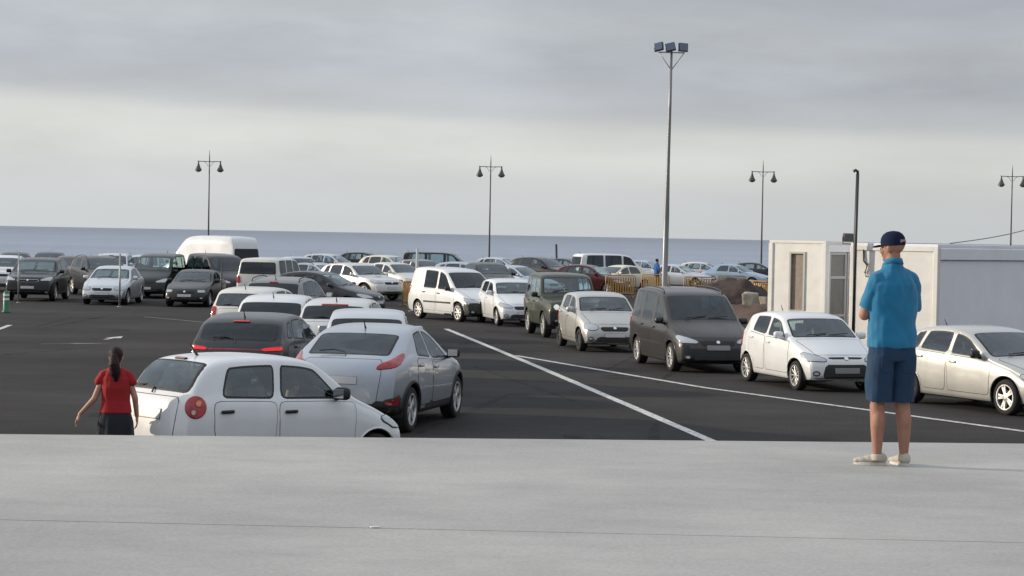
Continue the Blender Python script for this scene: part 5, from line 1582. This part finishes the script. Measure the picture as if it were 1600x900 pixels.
# cap with visor
bm = bmesh.new()
prof = [(.0885, -.006), (.0905, .025), (.086, .055), (.070, .082), (.045, .100), (.012, .107)]
rings = []
for r, h in prof:
    rings.append([bm.verts.new(P_(r * math.cos(t) * .93, r * 1.13 * math.sin(t) - .012, h + .018)) for t in [2 * math.pi * k / 24 for k in range(24)]])
for a, b_ in zip(rings, rings[1:]):
    for k in range(24): bm.faces.new((a[k], a[(k + 1) % 24], b_[(k + 1) % 24], b_[k]))
bm.faces.new(rings[-1])
cap = bobj('cap', bm, NAVY, man, True)
bm = bmesh.new()
top, bot = [], []
for k in range(13):
    t = math.pi * k / 12
    xo, yo = .078 * math.cos(t), .075 + .085 * math.sin(t)
    z = .020 - .012 * math.sin(t) - .10 * xo * xo * 10 * .1
    top.append(bm.verts.new(P_(xo, yo, z + .004))); bot.append(bm.verts.new(P_(xo, yo, z - .002)))
bm.faces.new(top); bm.faces.new(bot[::-1])
for k in range(12): bm.faces.new((top[k], top[k + 1], bot[k + 1], bot[k]))
bobj('visor', bm, NAVY, cap)
bm = bmesh.new()
for k in range(7):
    t0, t1 = math.pi * (1.32 + .36 * k / 7), math.pi * (1.32 + .36 * (k + 1) / 7)
    p0 = P_(.083 * math.cos(t0), .101 * math.sin(t0) - .012, .055 + .0); p1 = P_(.083 * math.cos(t1), .101 * math.sin(t1) - .012, .055)
    q0 = P_(.087 * math.cos(t0), .106 * math.sin(t0) - .012, .030 + .012 * math.sin(math.pi * k / 7)); q1 = P_(.087 * math.cos(t1), .106 * math.sin(t1) - .012, .030 + .012 * math.sin(math.pi * (k + 1) / 7))
    bm.faces.new([bm.verts.new(v) for v in (q0, q1, p1, p0)])
bobj('cap_opening', bm, SK1, cap)
# shoes
SHOE = principled('shoe_beige', (.42, .38, .32), .85, noise=(10, .1))
SOLE = principled('shoe_sole', (.55, .52, .47), .8)
for q, fx_, fy_, yaw in ((-1, -.105, .01, 62), (1, .105, -.03, 8)):
    Rz = Matrix.Rotation(rad(yaw), 3, 'Z')
    o_ = Vector((fx_, fy_, 0))
    bm = bmesh.new()
    for (y, z, a, b_, c) in ((-.03, .055, .038, .055, .045), (.04, .045, .040, .07, .036), (.105, .036, .040, .060, .027), (.145, .032, .036, .038, .021)):
        ball(bm, o_ + Rz @ Vector((0, y, z)), (a, b_, c), Rz)
    add_tube(bm, [o_ + Vector((0, -.02, .04)), o_ + Vector((0, -.02, .088))], [.050, .046], 14)
    sh = fused('shoe', bm, .006, SHOE, man, 2)
    bm = bmesh.new()
    n = 20; ring_t, ring_b = [], []
    for k in range(n):
        t = 2 * math.pi * k / n
        x = .043 * math.cos(t) * (1.0 if math.sin(t) > 0 else .88); y = .048 + .128 * math.sin(t)
        p = o_ + Rz @ Vector((x, y, 0)); ring_b.append(bm.verts.new((p.x, p.y, .001))); ring_t.append(bm.verts.new((p.x, p.y, .024)))
    for k in range(n): bm.faces.new((ring_b[k], ring_b[(k + 1) % n], ring_t[(k + 1) % n], ring_t[k]))
    bm.faces.new(ring_t); bm.faces.new(ring_b[::-1])
    bobj('sole', bm, SOLE, sh)

# ---- woman on the lot, walking away, left arm swung out
SK2 = skin_mat('skin_light', (.42, .24, .17))
REDT = principled('top_red', (.30, .010, .014), .85, noise=(6, .1), bump=(250, .1))
SKIRT = principled('skirt_navy', (.008, .010, .018), .85, noise=(6, .15))
HAIR = principled('hair_dark_brown', (.016, .007, .006), .6, bump=(60, .5), spec=.25)
wm = empty('person', (*(-4.32, 22.4), 0), rad(6))
tag(wm, 'woman with dark ponytail, red top and navy skirt beside the white hatchback', 'person')
bm = bmesh.new()
for q, ky, fy in ((-1, .02, .10), (1, .0, -.12)):
    limb(bm, [(q * .085, 0, .84), (q * .085, ky + fy * .5, .46), (q * .08, fy, .08)], [.088, .055, .034])
    ball(bm, (q * .083, fy * .75 - .02, .33), (.048, .052, .09))
    ball(bm, (q * .08, fy + .06, .035), (.036, .10, .030))
loft_rings(bm, [((0, 0, .76), .16, .11), ((0, 0, .86), .175, .12), ((0, .0, 1.02), .135, .095), ((0, 0, 1.18), .138, .098), ((0, 0, 1.27), .13, .085), ((0, -.005, 1.33), .085, .06), ((0, 0, 1.40), .048, .048)])
limb(bm, [(0, 0, 1.36), (0, .01, 1.45)], [.052, .046])
for q in (-1, 1): ball(bm, (q * .13, 0, 1.285), (.035, .036, .036))
limb(bm, [(-.140, 0, 1.285), (-.225, -.02, 1.06)], [.036, .034]); limb(bm, [(-.225, -.02, 1.06), (-.385, .02, .885)], [.034, .023])
limb(bm, [(.140, 0, 1.285), (.21, .02, 1.06)], [.036, .034]); limb(bm, [(.21, .02, 1.06), (.225, .10, .86)], [.035, .024])
hand(bm, (-.385, .02, .885), (-.42, .02, -.85), (.8, 0, -.3), .92, .25)
hand(bm, (.225, .10, .86), (.05, .25, -.95), (-1, 0, 0), .92, .3)
P_, R_ = head_forms(bm, (0, .02, 1.515), .94, rad(-8), 0)
body = fused('body', bm, .0075, SK2, wm, 2)
eyes(P_, R_, .94, body)
bm = bmesh.new()
loft_rings(bm, [((0, 0, .905), .178, .128), ((0, 0, .97), .165, .118), ((0, 0, 1.04), .152, .110), ((0, 0, 1.18), .158, .115), ((0, 0, 1.28), .158, .104), ((0, -.004, 1.345), .115, .08), ((0, 0, 1.40), .070, .062)])
for q in (-1, 1): limb(bm, [(q * .06, -.002, 1.355), (q * .135, 0, 1.315), (q * .178, -.003, 1.245)], [.040, .054, .052])
fused('top', bm, .008, REDT, wm, 2, wrinkle(.005, 1, 1, 5))
bm = bmesh.new()
loft_rings(bm, [((0, 0, .47), .215, .185), ((0, 0, .60), .205, .175), ((0, 0, .80), .195, .150), ((0, 0, .90), .170, .124), ((0, 0, .96), .155, .112)])
fused('skirt', bm, .009, SKIRT, wm, 2, lambda c: .012 * math.sin(math.atan2(c.y, c.x) * 9) * max(0, min(1, (.9 - c.z) * 3)))
bm = bmesh.new()
ball(bm, P_(0, -.022, .034), (.083 * .94, .100 * .94, .092 * .94), R_)
ball(bm, P_(0, -.055, -.02), (.070 * .94, .060 * .94, .085 * .94), R_)
ball(bm, P_(0, -.12, .0), (.035, .035, .035), R_)
limb(bm, [P_(0, -.12, .0), P_(.010, -.150, -.08), P_(.020, -.135, -.17), P_(.026, -.125, -.255)], [.045, .062, .060, .026])
fused('hair', bm, .007, HAIR, wm, 1, wrinkle(.0015, 2, .3, 2))
for q, fy in ((-1, .10), (1, -.12)):
    bm = bmesh.new(); add_box(bm, (q * .08, fy + .05, .012), (.085, .25, .022), None, .008); add_tube(bm, [(q * .08 - .04, fy + .1, .02), (q * .08, fy + .1, .068), (q * .08 + .04, fy + .1, .02)], .010, 6)
    bobj('sandal', bm, BLACK, wm)

# ---- far person in blue behind the barriers
BLS = principled('shirt_blue', (.02, .10, .30), .85)
pr = empty('person', (*(8.181, 116.0), 0), rad(-60))
tag(pr, 'distant person in a bright blue shirt behind the orange barriers', 'person')
bm = bmesh.new()
for q in (-1, 1):
    limb(bm, [(q * .09, 0, .88), (q * .09, .02, .48), (q * .09, 0, .08)], [.09, .06, .04]); ball(bm, (q * .09, .05, .04), (.04, .11, .035))
loft_rings(bm, [((0, 0, .80), .16, .11), ((0, 0, .92), .175, .12), ((0, 0, 1.15), .165, .11), ((0, 0, 1.38), .19, .105), ((0, 0, 1.48), .12, .075), ((0, 0, 1.52), .06, .06)])
limb(bm, [(0, 0, 1.46), (0, .01, 1.58)], [.065, .055])
for q in (-1, 1):
    limb(bm, [(q * .19, 0, 1.40), (q * .24, -.02, 1.13), (q * .23, .12, .92)], [.05, .04, .027]); hand(bm, (q * .23, .12, .92), (0, .4, -.9), (-q, 0, 0), 1, .3)
P_, R_ = head_forms(bm, (0, .02, 1.63), 1.0, 0)
body = fused('body', bm, .010, SK1, pr, 2); eyes(P_, R_, 1, body)
bm = bmesh.new()
loft_rings(bm, [((0, 0, .90), .19, .135), ((0, 0, 1.15), .18, .13), ((0, 0, 1.38), .205, .12), ((0, 0, 1.48), .13, .09), ((0, 0, 1.52), .075, .07)])
for q in (-1, 1): add_tube(bm, [(q * .17, 0, 1.42), (q * .22, -.01, 1.25), (q * .245, -.02, 1.12)], [.065, .065, .06], 12)
fused('shirt', bm, .011, BLS, pr, 2)
bm = bmesh.new()
for q in (-1, 1): limb(bm, [(q * .09, 0, .86), (q * .092, .02, .48), (q * .09, 0, .10)], [.105, .08, .065])
loft_rings(bm, [((0, 0, .80), .18, .13), ((0, 0, .94), .18, .128)])
fused('trousers', bm, .011, principled('trousers_dark', (.02, .022, .028), .9), pr, 2)
bm = bmesh.new(); ball(bm, P_(0, -.022, .04), (.082, .10, .088), R_); fused('hair', bm, .01, HAIR, pr, 1)

# ---- passenger seated in the nearest car
def seated(car, x, y, zseat, shirt, label):
    o_ = empty('person', (0, 0, 0)); tag(o_, label, 'person')
    M_ = Matrix.Translation(car.location) @ Matrix.Rotation(car.rotation_euler.z, 4, 'Z') @ Matrix.Translation((x, y, zseat))
    o_.matrix_world = M_ @ Matrix.Rotation(rad(-90), 4, 'Z')
    bm = bmesh.new()
    loft_rings(bm, [((0, -.02, .03), .15, .12), ((0, -.05, .15), .15, .11), ((0, -.11, .36), .15, .095), ((0, -.14, .47), .10, .07), ((0, -.145, .52), .055, .055)])
    limb(bm, [(0, -.14, .48), (0, -.12, .60)], [.058, .052])
    for q in (-1, 1):
        limb(bm, [(q * .09, 0, .06), (q * .12, .38, .14), (q * .11, .72, -.10)], [.085, .062, .042]); ball(bm, (q * .11, .78, -.12), (.04, .10, .035))
        limb(bm, [(q * .15, -.12, .43), (q * .20, .06, .24), (q * .15, .32, .33)], [.045, .036, .026]); hand(bm, (q * .15, .32, .33), (-q * .2, .6, .5), (0, .4, -1), .9, .6)
    P_, R_ = head_forms(bm, (0, -.10, .675), .95, 0)
    bd = fused('body', bm, .009, SK2, o_, 2); eyes(P_, R_, .95, bd)
    bm = bmesh.new()
    loft_rings(bm, [((0, -.02, .02), .17, .14), ((0, -.05, .15), .168, .13), ((0, -.11, .34), .168, .115), ((0, -.135, .45), .12, .09), ((0, -.145, .51), .068, .068)])
    for q in (-1, 1): limb(bm, [(q * .06, -.13, .46), (q * .15, -.12, .42), (q * .19, -.01, .30)], [.05, .058, .052])
    fused('shirt', bm, .010, shirt, o_, 2)
    bm = bmesh.new()
    for q in (-1, 1): limb(bm, [(q * .09, 0, .06), (q * .12, .38, .14), (q * .11, .68, -.07)], [.097, .075, .06])
    fused('trousers', bm, .011, MATS['trousers_dark'], o_, 2)
    bm = bmesh.new(); ball(bm, P_(0, -.022, .04), (.082, .10, .086), R_); fused('hair', bm, .01, HAIR, o_, 1)
spark = bpy.data.objects[SPARK]
seated(spark, .22, -spark_w * .215, .47, principled('shirt_white', (.6, .6, .58), .8), 'passenger in a white shirt seated inside the small white hatchback nearest the quay')
